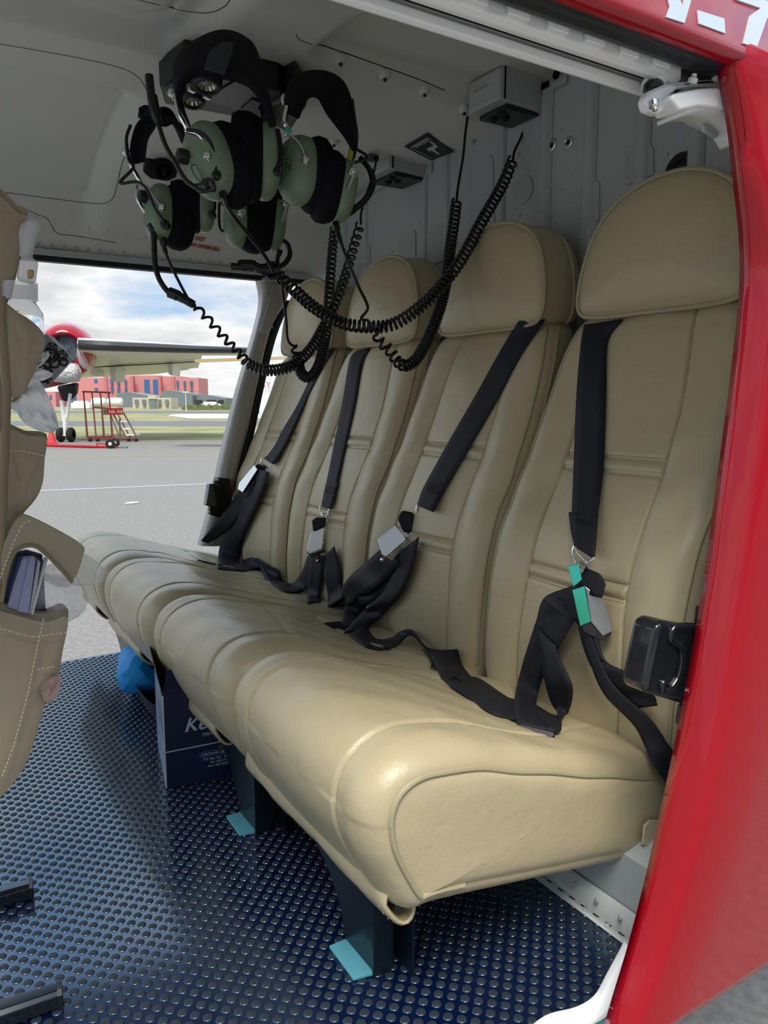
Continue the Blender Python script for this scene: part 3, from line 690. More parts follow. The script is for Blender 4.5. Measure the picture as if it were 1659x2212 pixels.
db2 = sd_(860, 1170, .045); BN2 = (-.55, -.80, .2)
buckle2 = slab([(853, 1133), (874, 1157), (878, 1166), (834, 1204), (824, 1198), (816, 1166)], db2, BN2, .018).build('buckle', M['steel'], b2, bevel=.0015)
slab([(870, 1163), (886, 1168), (846, 1212), (832, 1202)], db2 + .001, (-.3, -.95, -.1), .003).build('side_plate', M['steel'], buckle2, bevel=.0006)
slab([(877, 1160), (900, 1138), (913, 1142), (884, 1172)], db2, (-.3, -.95, -.1), .003).build('tongue', M['steel'], buckle2, bevel=.0006)
slab([(858, 1120), (868, 1102), (890, 1106), (905, 1130), (888, 1150), (872, 1150)], db2 + .003, BN2, .020).build('webbing_knot', M['web'], buckle2, bevel=.004)
m = MB(); m.lathe(atd(827, 1209, db2 - .002), (-.5, -.8, .2), [(.0065, -.004), (.006, .003), (.003, .006), (.0001, .007)], 14); m.build('button', M['chrome'], buckle2)
for a, b_ in ((873, 1172), (893, 1150), (846, 1197)):
    m = MB(); m.lathe(atd(a, b_, db2 - .002), (-.3, -.95, 0), [(.003, 0), (.0026, .0014), (.0001, .0016)], 12); m.build('rivet', M['chrome'], buckle2)
m = MB(); d_ = db2 - .002
m.tube(cat_rom([atd(a, b_, d_) for a, b_ in [(901, 1092), (900, 1104), (908, 1114), (918, 1118), (926, 1108), (936, 1100)]], 5), .0022, 8); m.cyl(atd(902, 1114, d_), atd(914, 1120, d_), .005); m.build('hook', M['chrome'], b2)

# belt of the third seat
b3 = thing('seat_belt', 'black belt hanging straight down the third seat from the red door, chrome buckle', 'seat belt', hit(690, 1150)[0], 'black webbing seat belts')
s3 = ribbon('shoulder_strap', [(770, 758, 800, 752, 0), (755, 780, 783, 786), (740, 870, 768, 870), (722, 960, 748, 960), (708, 1030, 730, 1040, .003), (697, 1080, 718, 1092, .008), (695, 1094, 714, 1100, .010)], M['web'], b3, off=.006)
ribbon('loop_end', [(722, 1040, 731, 1042, .006), (716, 1080, 722, 1082, .010), (697, 1096, 715, 1100, .010)], M['web'], s3, off=.002)
stitch_block(s3, 702, 1050, 20, 18, 4, lambda x, y: sd_(x, y, .014), (1, .1), (-.25, 1))
ribbon('lap_strap', [(672, 1195, 700, 1200, .026), (666, 1240, 696, 1240, .022), (664, 1280, 692, 1280, .012), (664, 1304, 692, 1303, .006)], M['web'], b3)
ribbon('lap_strap', [(702, 1200, 722, 1180, .020), (700, 1240, 736, 1240, .020), (708, 1280, 737, 1260, .014), (708, 1310, 745, 1290, .007)], M['web'], b3)
ribbon('tail_strap', [(665, 1200, 690, 1215, .018), (652, 1235, 672, 1262, .016), (630, 1262, 645, 1280, .010), (600, 1262, 615, 1278, .008), (570, 1238, 590, 1262, .010), (548, 1205, 575, 1230, .014), (520, 1212, 545, 1232, .008)], M['web'], b3)
db3 = sd_(690, 1160, .035); BN3 = (-.62, -.75, .15)
buckle3 = slab([(701, 1138), (696, 1185), (668, 1197), (662, 1190), (671, 1152)], db3, BN3, .016).build('buckle', M['steel'], b3, bevel=.0013)
slab([(702, 1136), (713, 1140), (706, 1184), (696, 1194)], db3 + .001, (-.1, -.98, -.1), .003).build('side_plate', M['steel'], buckle3, bevel=.0005)
slab([(706, 1112), (718, 1112), (712, 1140), (702, 1136)], db3, (-.1, -.98, -.1), .003).build('tongue', M['steel'], buckle3, bevel=.0005)
slab([(662, 1192), (668, 1198), (697, 1187), (702, 1192), (672, 1206)], db3 + .003, BN3, .012).build('mouth', M['gloss_black'], buckle3, bevel=.001)
slab([(673, 1124), (682, 1118), (703, 1118), (702, 1138), (676, 1148)], db3 + .003, BN3, .018).build('webbing_knot', M['web'], buckle3, bevel=.003)
m = MB(); m.lathe(atd(687, 1211, db3), (-.5, -.8, .2), [(.0055, -.004), (.005, .002), (.0025, .005), (.0001, .006)], 14); m.build('button', M['chrome'], buckle3)
for a, b_ in ((708, 1124), (705, 1146), (699, 1172)):
    m = MB(); m.lathe(atd(a, b_, db3 - .002), (-.1, -.98, 0), [(.0026, 0), (.0022, .0012), (.0001, .0014)], 10); m.build('rivet', M['chrome'], buckle3)
m = MB(); d_ = db3 - .002
m.tube(cat_rom([atd(a, b_, d_) for a, b_ in [(691, 1093), (692, 1103), (698, 1110), (708, 1106), (714, 1096)]], 5), .0022, 8); m.cyl(atd(696, 1106, d_), atd(697, 1114, d_), .005); m.cyl(atd(708, 1104, d_), atd(710, 1112, d_), .004); m.build('hook', M['chrome'], b3)

# belt of the far seat
b4 = thing('seat_belt', 'black belt bunched over the farthest seat beside the grey post', 'seat belt', hit(560, 1030)[0], 'black webbing seat belts')
s4 = ribbon('shoulder_strap', [(690, 770, 722, 752, .0), (668, 822, 682, 822, .0), (640, 880, 655, 880, .004), (610, 930, 630, 935, .010), (594, 962, 613, 968, .014), (572, 992, 590, 1002, .020)], M['web'], b4, off=.006)
ribbon('loop_end', [(600, 958, 614, 962, .016), (582, 980, 602, 990, .018), (570, 990, 590, 1003, .020)], M['web'], s4, off=.002)
ribbon('lap_strap', [(543, 1010, 582, 1020, .044), (520, 1070, 560, 1080, .040), (492, 1130, 535, 1140, .030), (474, 1185, 522, 1190, .014), (470, 1222, 516, 1224, .006)], M['web'], b4, dd=2.45)
ribbon('lap_strap', [(536, 1030, 552, 1040, .05), (510, 1070, 530, 1086, .05), (470, 1125, 500, 1140, .05), (434, 1168, 450, 1174, .05)], M['web'], b4, dd=2.45)
ribbon('tail_strap', [(470, 1212, 470, 1228, .006), (500, 1216, 500, 1232, .008), (525, 1215, 540, 1232, .012), (555, 1205, 575, 1222, .018), (562, 1225, 600, 1232, .012), (575, 1250, 612, 1255, .008), (605, 1272, 632, 1262, .006)], M['web'], b4)
db4 = sd_(550, 1020, .075)
buckle4 = slab([(549, 1004), (556, 1014), (524, 1064), (513, 1056), (516, 1044)], db4, (-.8, -.5, .2), .014).build('buckle', M['chrome'], b4, bevel=.001)
slab([(546, 1006), (560, 1002), (584, 1014), (578, 1028), (556, 1026)], db4 + .01, (-.5, -.8, .2), .016).build('webbing_knot', M['web'], buckle4, bevel=.002)
m = MB(); d_ = db4 - .002
m.tube(cat_rom([atd(a, b_, d_) for a, b_ in [(566, 990), (564, 1000), (572, 1006), (580, 1010), (586, 1002)]], 5), .0026, 8); m.build('hook', M['chrome'], b4)

# phone on the far cushion
p_, n_ = hit(430, 1214)
ph = slab([(397, 1206), (404, 1204), (468, 1217), (462, 1221)], depth_of(p_) - .012, n_, .007); pho = ph.build('smartphone', M['phone'], bevel=.001)
tag(pho, 'thin dark phone with a bright silver end lying on the farthest seat cushion', 'phone')
slab([(397, 1206), (404, 1204), (408, 1207), (401, 1209)], depth_of(p_) - .0125, n_, .0065).build('metal_end', M['chrome'], pho)

# ================================================================ OVERHEAD CONSOLE, OUTLETS, INTERCOMS
con = thing('overhead_console', 'black overhead console with two round lamps on the cabin ceiling', 'console', (.56, 1.46, 1.36))
ZC = 1.325
m = MB(); m.prism([onZ(a, b_, ZC) for a, b_ in [(345, 190), (356, 226), (602, 270), (650, 222), (600, 196), (400, 150)]], (0, 0, .055))
m.prism([onZ(a, b_, ZC - .008) for a, b_ in [(556, 240), (562, 262), (625, 288), (662, 232), (640, 200)]], (0, 0, .062)); hs = m.build('housing', M['black'], con, bevel=.006, smooth=False)
m = MB(); m.prism([onZ(a, b_, ZC - .003) for a, b_ in [(440, 216), (508, 176), (556, 196), (556, 250)]], (0, 0, .006)); m.build('light_panel', M['gutter'], hs, bevel=.001)
m = MB(); m.prism([onZ(a, b_, ZC - .006) for a, b_ in [(520, 236), (545, 215), (562, 222), (554, 248)]], (0, 0, .004)); m.build('rating_plate', M['black'], hs)
for (a, b_, rr) in ((447, 184, .024), (416, 218, .021)):
    c = onZ(a, b_, ZC - .010); ax_ = V((-.1, -.25, -1))
    m = MB(); m.lathe(c, ax_, [(rr * 1.25, -.02), (rr * 1.2, .0), (rr, .006), (rr * .8, .006), (rr * .72, -.004)], 28); l_ = m.build('reading_lamp', M['black'], con)
    m = MB(); rows = []; axn = ax_.normalized(); u_ = axn.orthogonal().normalized(); v_ = axn.cross(u_)
    rows = [[c + axn * h + (u_ * math.cos(2 * PI * j / 32) + v_ * math.sin(2 * PI * j / 32)) * rr * r_ * (1 + .06 * (j % 2)) for j in range(32)] for r_, h in ((.74, 0), (.5, -.006), (.25, -.009), (.01, -.004))]
    m.grid(rows, closed_v=True); m.build('reflector', M['bulb'], l_, smooth=False)
for (a, b_) in ((414, 194), (447, 209)):
    m = MB(); c = onZ(a, b_, ZC - .008); m.box(c, (.016, .010, .008), Matrix.Rotation(.5, 3, 'Z')); m.build('switch', M['steel'], con, bevel=.001)
for (a, b_) in ((372, 203), (616, 214)):
    m = MB(); c = atd(a, b_, 1.42); m.lathe(c, -FWD, [(.008, -.01), (.008, .004), (.005, .006), (.0001, .006)], 12); m.lathe(c, -FWD, [(.004, .006), (.004, .012), (.0001, .013)], 8); m.build('thumb_screw', M['steel'], con)
# round air outlet
c = onC(346, 350, .0); vn = V((.0, -.75, -.65)).normalized()
av = thing('air_vent', 'small round black air outlet on a square plate on the far ceiling', 'air vent', c)
m = MB(); u_ = V((1, 0, 0)); v_ = vn.cross(u_); pl = [c + u_ * a + v_ * b_ + vn * .012 for a, b_ in [(-.042, -.022), (-.022, -.036), (.022, -.036), (.042, -.022), (.042, .022), (.022, .036), (-.022, .036), (-.042, .022)]]
m.prism(pl, -vn * .012); m.build('base_plate', M['black'], av, bevel=.002)
m = MB(); m.lathe(c, vn, [(.026, .008), (.027, .024), (.025, .034), (.018, .036), (.016, .026), (.0001, .026)], 24); m.box(c + vn * .040, (.004, .03, .012)); m.build('outlet_ring', M['matt_black'], av)

def intercom(label, x0, x1, y0, y1, z0, z1, writing):
    t = thing('intercom_box', label, 'intercom', (x0, y0, z1), 'grey intercom boxes')
    m = MB(); m.prism([(x0, y0, z0 + .006), (x1, y0, z0), (x1, y0, z1 + .03), (x0, y0, z1)], (0, y1 - y0, 0)); h = m.build('housing', M['wall'], t, bevel=.004)
    m = MB(); m.box(((x0 + x1) / 2 + .01, (y0 + y1) / 2, z0 - .001), (x1 - x0 - .03, y1 - y0 - .015, .010)); jp = m.build('jack_plate', M['black'], t, bevel=.003)
    m = MB(); m.box((x0 + .014, y0 - .0006, (z0 + z1) / 2 + .006), (.004, .0012, z1 - z0 - .004)); m.build('trim_strip', M['matt_black'], h)
    for dx, dy in ((.03, .03), (.06, .05), (.045, .07)):
        m = MB(); m.lathe((x0 + dx, y0 + dy, z0 - .004), (0, 0, -1), [(.010, 0), (.010, .006), (.006, .008), (.0001, .004)], 14); m.build('jack_socket', M['black'], jp)
    m = MB(); m.box((x1 - .006, y0 - .012, (z0 + z1) / 2), (.004, .03, .05)); m.box((x1 - .006, y1 + .012, (z0 + z1) / 2), (.004, .03, .05)); m.build('mounting_lug', M['wall'], h, bevel=.003)
    return t
ib1 = intercom('grey intercom box at the top of the bulkhead near the door rail', 1.10, 1.222, 1.31, 1.415, 1.337, 1.405, True)
ib2 = intercom('grey intercom box at the far corner of the bulkhead, behind the hanging headsets', 1.10, 1.222, 1.74, 1.86, 1.305, 1.365, False)

def text_obj(name, s, size, origin, xdir, ydir, m, parent=None, shear=0.0, ext=.0004, xs=1.0, align='LEFT', off=0.0):
    cu = bpy.data.curves.new(name, 'FONT'); cu.body = s; cu.size = size; cu.extrude = ext; cu.shear = shear; cu.align_x = align; cu.offset = off
    o = bpy.data.objects.new(name, cu); COL.objects.link(o)
    xd = V(xdir).normalized(); zd = xd.cross(V(ydir)).normalized(); yd = zd.cross(xd)
    mt = Matrix.Translation(V(origin)) @ Matrix((xd * xs, yd, zd)).transposed().to_4x4()
    bpy.context.view_layer.update(); dg = bpy.context.evaluated_depsgraph_get()
    me = bpy.data.meshes.new_from_object(o.evaluated_get(dg)); me.transform(mt)
    bpy.data.objects.remove(o); bpy.data.curves.remove(cu)
    me.materials.clear(); me.materials.append(m); o = bpy.data.objects.new(name, me); COL.objects.link(o)
    if parent: o.parent = parent; o.matrix_parent_inverse = Matrix.Translation(-parent.location)
    return o
h1 = [c for c in ib1.children if c.name.startswith('housing')][0]
text_obj('faint_markings', 'AT1-DS1-A', .011, (1.0985, 1.398, 1.378), (0, -1, 0), (0, 0, 1), M['steel'], h1, xs=1.0)

# placard on the sloping ceiling
pts = [onC(a, b_, .003) for a, b_ in [(875, 308), (924, 279), (980, 318), (932, 338)]]
c = sum(pts, V()) / 4; nn = (pts[1] - pts[0]).cross(pts[3] - pts[0]).normalized(); nn = nn if nn.dot(CAM - c) > 0 else -nn
m = MB(); m.prism([p + nn * .002 for p in pts], -nn * .003); pl_ = m.build('square_placard', M['black'], bevel=.0004)
tag(pl_, 'small black square placard with a white outline on the sloping ceiling', 'placard')
pc = [lerp(c, p, .74) + nn * .0025 for p in pts]
m = MB(); m.tube([pc[1], pc[0], pc[3]], .0012, 6); m.build('white_outline', M['steel'], pl_)
q = [lerp(c, p, 1) + nn * .0025 for p in pts]
def pq(u, v): return lerp(lerp(q[0], q[1], u), lerp(q[3], q[2], u), v)
m = MB(); m.prism([pq(a, b_) for a, b_ in [(.40, .55), (.45, .45), (.75, .45), (.8, .25), (.86, .28), (.82, .55), (.6, .6), (.58, .82), (.5, .85), (.5, .62)]], nn * .0006); m.build('white_symbol', M['ink'], pl_)
xd = (pts[1] - pts[0]).normalized(); yd = (pts[0] - pts[3]).normalized()
text_obj('word', 'EMERGENCY', .0115, pq(.24, .24) + nn * .0003, xd, yd, M['ink'], pl_)

# fasteners on the ceiling
for (a, b_) in ((732, 125), (828, 158), (915, 190), (1000, 232), (720, 300)):
    p = onC(a, b_, .0); m = MB(); m.lathe(p, (0, -.2, -1), [(.013, -.004), (.012, .004), (.006, .009), (.0001, .009)], 16); o = m.build('snap_stud', M['head'], ceil)
    m = MB(); m.lathe(p + V((0, -.002, -.009)), (0, -.2, -1), [(.004, 0), (.0035, .004), (.0001, .005)], 8); m.build('stud_tip', M['black'], o)

for nm, pxs in (('panel_seam', [(-20, 408), (100, 424), (180, 434), (222, 437), (243, 424), (252, 395), (262, 355), (276, 315)]), ('panel_seam', [(318, 190), (300, 162), (262, 140), (180, 120), (90, 103), (-20, 84)]), ('panel_seam', [(640, 66), (648, 78), (700, 97), (800, 132), (900, 168), (958, 192)]), ('panel_seam', [(300, -8), (400, 16), (455, 22), (490, 8), (505, -12)]), ('panel_seam', [(60, 452), (100, 470), (122, 502), (160, 508), (250, 522)])):
    pts = [onC(p.x, p.y, -.0004) for p in cat_rom([(a, b_, 0) for a, b_ in pxs], 5)]; MB().tube(pts, .0011, 5).build(nm, M['seal'], ceil)
# red writing over the far door
def shell_text(st_, px, py, size, xs):
    p = onC(px, py, .0015); q_ = onC(px + 60, py + 12, .0015); u_ = onC(px, py - 12, .0015)
    text_obj('exit_writing', st_, size, p, q_ - p, u_ - p, M['ink_r'], ceil, xs=xs, off=.0004)
shell_text('EMERGENCY EXIT', 357, 503, .0190, .76); shell_text('MLANGO WA DHARURA', 357, 518, .0190, .76)
for pts in ([(115, 480), (150, 485), (190, 490), (230, 497), (270, 503), (310, 508), (350, 514), (500, 545), (540, 550), (580, 556), (620, 562)],):
    m = MB()
    for a, b_ in pts: p = onC(a, b_, 0); m.lathe(p, (CAM - p) * V((.2, 1, .6)), [(.0045, -.001), (.004, .0015), (.002, .0025), (.0001, .0026)], 8)
    m.build('rivet_row', M['head'], ceil)
m = MB()
for a, b_ in [(150, 455), (217, 468), (75, 462), (190, 500), (110, 495), (560, 520), (600, 528), (640, 545)]: p = onC(a, b_, 0); m.lathe(p, (CAM - p) * V((.2, 1, .6)), [(.004, -.001), (.0035, .0015), (.0001, .0022)], 8)
m.build('rivet_row', M['head'], ceil)

# ================================================================ HEADSETS
def cup(parent, px, py, d, Nc, Lc, a, b_, c_, seal, sname='ear_cup', label=None):
    """Nc, Lc in camera terms (right, up, away)"""
    def w_(q): return RIGHT * q[0] + UP * q[1] + FWD * q[2]
    N = w_(Nc).normalized(); L = w_(Lc); L = (L - N * L.dot(N)).normalized(); B = N.cross(L); C = atd(px, py, d)
    def ring(sx, sy, h, n=30, e=2.4):
        r = []
        for j in range(n):
            t = 2 * PI * j / n; cx, sy_ = math.cos(t), math.sin(t)
            r.append(C + L * (math.copysign(abs(cx) ** (2 / e), cx) * a * sx) + B * (math.copysign(abs(sy_) ** (2 / e), sy_) * b_ * sy) + N * h)
        return r
    mb = MB(); rows = []
    for k in range(9):
        t = k / 8 * PI / 2; rows.append(ring(max(.02, math.sin(t) ** .8), max(.02, math.sin(t) ** .8), -c_ * .1 + c_ * math.cos(t) ** .9))
    rows.append(ring(1.0, 1.0, -c_ * .35)); rows.append(ring(.95, .95, -c_ * .45)); rows.append(ring(.1, .1, -c_ * .45))
    mb.grid(rows, closed_v=True); o = mb.build(sname, M['green'], parent, angle=70)
    mb = MB(); h0 = -c_ * .42; prof = [(.96, h0), (1.02, h0 - seal * .1), (1.12, h0 - seal * .4), (1.12, h0 - seal * .75), (1.02, h0 - seal * .98), (.75, h0 - seal), (.5, h0 - seal * .7), (.1, h0 - seal * .7)]
    mb.grid([ring(s, s, h) for s, h in prof], closed_v=True)
    mb.build('ear_seal', M['matt_black'], o, angle=80)
    def at(u, v, h): return C + L * (u * a) + B * (v * b_) + N * h
    return o, at
def pad(parent, A, dA, B, dB, th=.012, name='headband_pad', m=None):
    rows = []; a_ = cat_rom([(x, y, 0) for x, y in A], 6); b2_ = cat_rom([(x, y, 0) for x, y in B], 6)
    for k in range(len(a_)):
        p = atd(a_[k].x, a_[k].y, dA); q = atd(b2_[k].x, b2_[k].y, dB); rows.append([lerp(p, q, t) for t in (0, .25, .5, .75, 1)])
    mb = MB(); mb.grid(rows); return mb.build(name, m or M['matt_black'], parent, solid=th, bevel=.003, angle=60)
def wire(parent, pxs, d, r, m, name, n=6, d2=None):
    pts = cat_rom([(x, y, lerp(d, d2 if d2 else d, i / max(1, len(pxs) - 1))) for i, (x, y) in enumerate(pxs)], n)
    mb = MB(); mb.tube([atd(p.x, p.y, p.z) for p in pts], r, 8); return mb.build(name, m, parent)
def hinge_(parent, px, py, d, sz=.011):
    mb = MB(); c = atd(px, py, d); mb.box(c, (sz, sz * .6, sz * 1.2), Matrix.Rotation(.5, 3, 'Y')); mb.lathe(c - FWD * .004, -FWD, [(.006, 0), (.0055, .003), (.0001, .004)], 12); return mb.build('slide_clamp', M['chrome'], parent, bevel=.001)
# the big one, nearest
D1 = 1.27
H1 = thing('headset', 'largest hanging headset, boom microphone pointing up beside the twin lamps', 'headset', atd(500, 150, D1), 'pale green aviation headsets on the console')
pad(H1, [(386, 212), (394, 182), (412, 165), (440, 158), (490, 160), (535, 180), (570, 222), (590, 275)], D1 - .06, [(380, 190), (380, 145), (398, 112), (438, 84), (482, 70), (524, 82), (552, 118), (588, 262)], D1 + .02)
pad(H1, [(440, 150), (455, 110), (482, 90)], D1 - .075, [(486, 162), (500, 120), (505, 92)], D1 - .07, .003, 'pad_strap', M['gutter'])
wire(H1, [(383, 185), (381, 215), (388, 245), (398, 265), (406, 280)], D1 - .02, .0042, M['chrome'], 'yoke')
wire(H1, [(389, 210), (396, 240), (404, 262), (410, 280)], D1 - .015, .0035, M['black'], 'yoke_arm')
o, at = cup(H1, 449, 347, D1 - .02, (-.66, -.12, -.70), (-.50, .86, .0), .066, .043, .034, .046)
for u, v in ((.2, .45),):
    pass
wire(o, [(401, 283), (425, 290), (440, 305), (452, 335)], D1 - .052, .0030, M['chrome'], 'stirrup'); wire(o, [(403, 280), (430, 285), (452, 305), (466, 340), (467, 372)], D1 - .056, .0030, M['rubber'], 'cross_cable')
mb = MB(); mb.lathe(atd(468, 378, D1 - .055), -FWD, [(.0075, -.01), (.0075, .002), (.005, .004), (.0001, .004)], 16); mb.build('grommet', M['rubber'], o)
mb = MB(); mb.lathe(atd(394, 338, D1 - .035), RIGHT * -.75 - FWD * .5, [(.011, -.012), (.0125, 0), (.0115, .008), (.006, .010), (.0001, .010)], 10); mb.build('volume_knob', M['black'], o)
hinge_(o, 449, 338, D1 - .058)
mb = MB(); pp = cat_rom([(x, y, 0) for x, y in [(414, 358), (424, 358), (438, 388), (432, 392), (418, 375)]], 5, closed=True); mb.tube([atd(p.x, p.y, D1 - .0535) for p in pp] + [atd(414, 358, D1 - .0535)], .0007, 5); mb.build('moulded_badge', M['black'], o)
mb = MB(); g_ = [[(489, 368), (478, 369), (480, 376), (492, 376)], [(481, 382), (494, 380), (494, 388), (484, 390)], [(486, 396), (498, 393), (499, 402)]]
for s_ in g_: mb.tube([atd(x, y, D1 - .046) for x, y in s_], .0009, 5)
mb.build('moulded_letters', M['green'], o)
wire(H1, [(323, 165), (327, 190), (330, 215), (336, 240), (342, 268), (358, 315), (378, 350), (398, 385), (420, 403), (440, 412), (458, 408)], D1 - .07, .0038, M['rubber'], 'microphone_boom')
wire(H1, [(322, 163), (326, 200), (329, 212)], D1 - .07, .0068, M['rubber'], 'microphone'); wire(H1, [(329, 208), (334, 236), (343, 268)], D1 - .07, [.0085] * 6 + [.008] * 3 + [.0075, .0065, .0055, .005], M['rubber'], 'microphone_sleeve')
wire(H1, [(420, 402), (438, 406), (452, 396), (463, 412)], D1 - .066, [.004, .005, .006, .007, .008, .009, .009, .010, .010, .010, .010, .009, .009, .009, .008, .007, .006, .005, .004], M['gloss_black'], 'boom_pivot')
wire(H1, [(482, 420), (490, 445), (505, 468), (535, 505), (570, 550), (590, 585)], D1 - .04, [.007] * 3 + [.0055] * 4 + [.0035] * 24, M['rubber'], 'cable', d2=1.42)
o, at = cup(H1, 577, 347, D1 + .04, (.93, .0, .25), (.12, 1, 0), .066, .042, .026, .050)
hinge_(o, 583, 325, D1 + .015, .013); mb = MB(); mb.lathe(atd(596, 369, D1 + .01), -FWD, [(.007, -.01), (.007, .002), (.004, .004), (.0001, .004)], 14); mb.build('grommet', M['rubber'], o)
wire(o, [(600, 280), (605, 310), (606, 345), (597, 369)], D1 + .01, .004, M['rubber'], 'cross_cable')
wire(H1, [(565, 235), (568, 255), (572, 272), (584, 290), (586, 318)], D1 + .01, .0038, M['chrome'], 'yoke')
# second, on the right
D2 = 1.36
H2 = thing('headset', 'right-hand hanging headset, its padded headband arching clear of the console', 'headset', atd(700, 180, D2), 'pale green aviation headsets on the console')
pad(H2, [(640, 255), (652, 225), (668, 205), (690, 210), (710, 245), (745, 290), (768, 325)], D2 - .05, [(618, 245), (622, 200), (645, 165), (700, 158), (740, 180), (758, 230), (768, 300)], D2 + .02)
wire(H2, [(760, 215), (766, 260), (770, 290), (766, 330), (755, 355)], D2, .0035, M['black'], 'yoke_arm')
wire(H2, [(762, 250), (768, 290), (764, 325), (756, 352)], D2 + .002, .003, M['chrome'], 'yoke')
mb = MB(); mb.box(atd(757, 334, D2 - .005), (.008, .004, .024), Matrix.Rotation(.2, 3, 'Y')); mb.build('yellow_tape', M['yellow'], H2)
wire(H2, [(620, 230), (615, 262), (622, 280), (622, 292)], D2 - .02, .0042, M['chrome'], 'yoke')
mb = MB(); mb.box(atd(622, 283, D2 - .03), (.012, .004, .010), Matrix.Rotation(.4, 3, 'Y')); mb.build('turquoise_clip', M['teal_film'], H2, bevel=.001)
o, at = cup(H2, 643, 368, D2 - .01, (-.80, .02, -.55), (-.08, 1, 0), .059, .043, .038, .035)
wire(o, [(605, 298), (618, 290), (635, 298), (652, 320), (660, 345)], D2 - .055, .003, M['steel'], 'stirrup'); hinge_(o, 661, 348, D2 - .052)
mb = MB()
for s_ in ([(618, 345), (628, 340), (628, 365), (618, 378), (618, 345)], [(621, 352), (625, 368)], [(618, 362), (627, 356)]): mb.tube([atd(x, y, D2 - .064) for x, y in s_], .0007, 5)
mb.build('moulded_badge', M['black'], o)
o, at = cup(H2, 742, 415, D2 + .02, (.92, -.15, .30), (.22, .95, 0), .056, .042, .024, .038)
hinge_(o, 763, 370, D2 - .02, .016); wire(o, [(765, 375), (758, 392), (752, 408)], D2 - .02, .0045, M['steel'], 'stirrup')
wire(H2, [(725, 482), (732, 510), (750, 560), (775, 620), (790, 650), (794, 668), (780, 688), (795, 692)], D2, [.006] * 4 + [.0045] * 4 + [.003] * 35, M['rubber'], 'cable', d2=1.55)
wire(H2, [(778, 340), (800, 370), (805, 400), (790, 430), (770, 448), (745, 462)], D2 + .03, [.005] * 6 + [.006] * 20 + [.008] * 5, M['rubber'], 'microphone_boom')
wire(H2, [(770, 322), (790, 335), (788, 345), (762, 352)], D2 + .02, .0028, M['rubber'], 'cross_cable')
# third, lower left
D3 = 1.52
H3 = thing('headset', 'leftmost hanging headset, pale green cups low on the left', 'headset', atd(340, 240, D3), 'pale green aviation headsets on the console')
pad(H3, [(290, 355), (286, 320), (300, 270), (330, 255), (352, 268), (372, 262), (392, 275)], D3 - .05, [(308, 350), (315, 300), (330, 275), (345, 240), (365, 240), (378, 262), (398, 310)], D3 + .02)
pad(H3, [(300, 235), (318, 228), (330, 250)], D3 - .06, [(298, 250), (312, 262), (330, 272)], D3 - .03, .006, 'pad_flap')
wire(H3, [(272, 300), (276, 335), (284, 358), (296, 380), (305, 396)], D3 - .02, .004, M['chrome'], 'yoke'); hinge_(H3, 272, 328, D3 - .03)
wire(H3, [(282, 270), (273, 300), (278, 345), (288, 362), (262, 390), (264, 396), (295, 393), (316, 408), (335, 450), (356, 482)], D3 - .06, .003, M['rubber'], 'cross_cable')
o, at = cup(H3, 343, 459, D3 - .01, (-.75, .03, -.60), (-.28, .95, 0), .058, .037, .030, .048)
wire(o, [(296, 400), (296, 425), (308, 450), (318, 465)], D3 - .02, .0035, M['chrome'], 'stirrup'); wire(o, [(316, 402), (332, 425), (350, 448)], D3 - .055, .003, M['steel'], 'stirrup'); hinge_(o, 351, 449, D3 - .055)
mb = MB(); mb.lathe(atd(310, 425, D3 - .03), RIGHT * -.75 - FWD * .5, [(.011, -.012), (.0125, 0), (.0115, .008), (.0001, .010)], 10); mb.build('volume_knob', M['black'], o)
mb = MB(); mb.lathe(atd(356, 484, D3 - .055), -FWD, [(.0085, -.01), (.0085, .002), (.005, .004), (.0001, .004)], 14); mb.build('grommet', M['rubber'], o)
o, at = cup(H3, 443, 452, D3 + .03, (.93, 0, .2), (.05, 1, 0), .046, .036, .022, .058)
wire(o, [(464, 420), (464, 450), (459, 462)], D3 - .01, .003, M['rubber'], 'cross_cable'); mb = MB(); mb.lathe(atd(458, 462, D3), -FWD, [(.007, -.01), (.007, .002), (.0001, .004)], 14); mb.build('grommet', M['rubber'], o)
wire(H3, [(326, 485), (332, 500), (333, 530), (335, 570), (345, 605), (368, 635), (395, 645), (418, 658)], D3 - .03, [.009] * 6 + [.0065] * 4 + [.0055] * 25 + [.008] * 8, M['rubber'], 'microphone_boom')
wire(H3, [(352, 515), (356, 540), (370, 575), (395, 625), (412, 655)], D3 - .03, [.0075] * 4 + [.005] * 4 + [.003] * 17, M['rubber'], 'cable')
wire(H3, [(362, 630), (380, 637), (395, 645), (416, 657)], D3 - .03, [.005] + [.0105] * 8 + [.009] * 4 + [.008] * 5 + [.006], M['rubber'], 'cable_junction')
# fourth, lower middle
D4 = 1.66
H4 = thing('headset', 'lowest hanging headset, partly hidden below the others in the middle', 'headset', atd(550, 330, D4), 'pale green aviation headsets on the console')
pad(H4, [(575, 300), (585, 330), (590, 400), (588, 440)], D4 + .02, [(590, 300), (603, 330), (610, 400), (604, 440)], D4 + .05)
o, at = cup(H4, 511, 478, D4, (-.86, 0, -.45), (-.12, 1, 0), .056, .037, .030, .046)
hinge_(o, 521, 460, D4 - .045, .014); wire(o, [(507, 425), (516, 440), (522, 458)], D4 - .045, .004, M['steel'], 'stirrup')
o, at = cup(H4, 598, 488, D4 + .05, (.92, -.1, .30), (.20, .95, 0), .057, .037, .022, .046)
hinge_(o, 618, 440, D4, .015); wire(o, [(622, 440), (617, 460), (608, 480)], D4, .0045, M['steel'], 'stirrup')
wire(H4, [(606, 540), (600, 555), (596, 575)], D4 - .02, [.006, .006, .006, .006, .006, .005, .005, .004, .004, .004, .004, .003, .003], M['rubber'], 'cable')
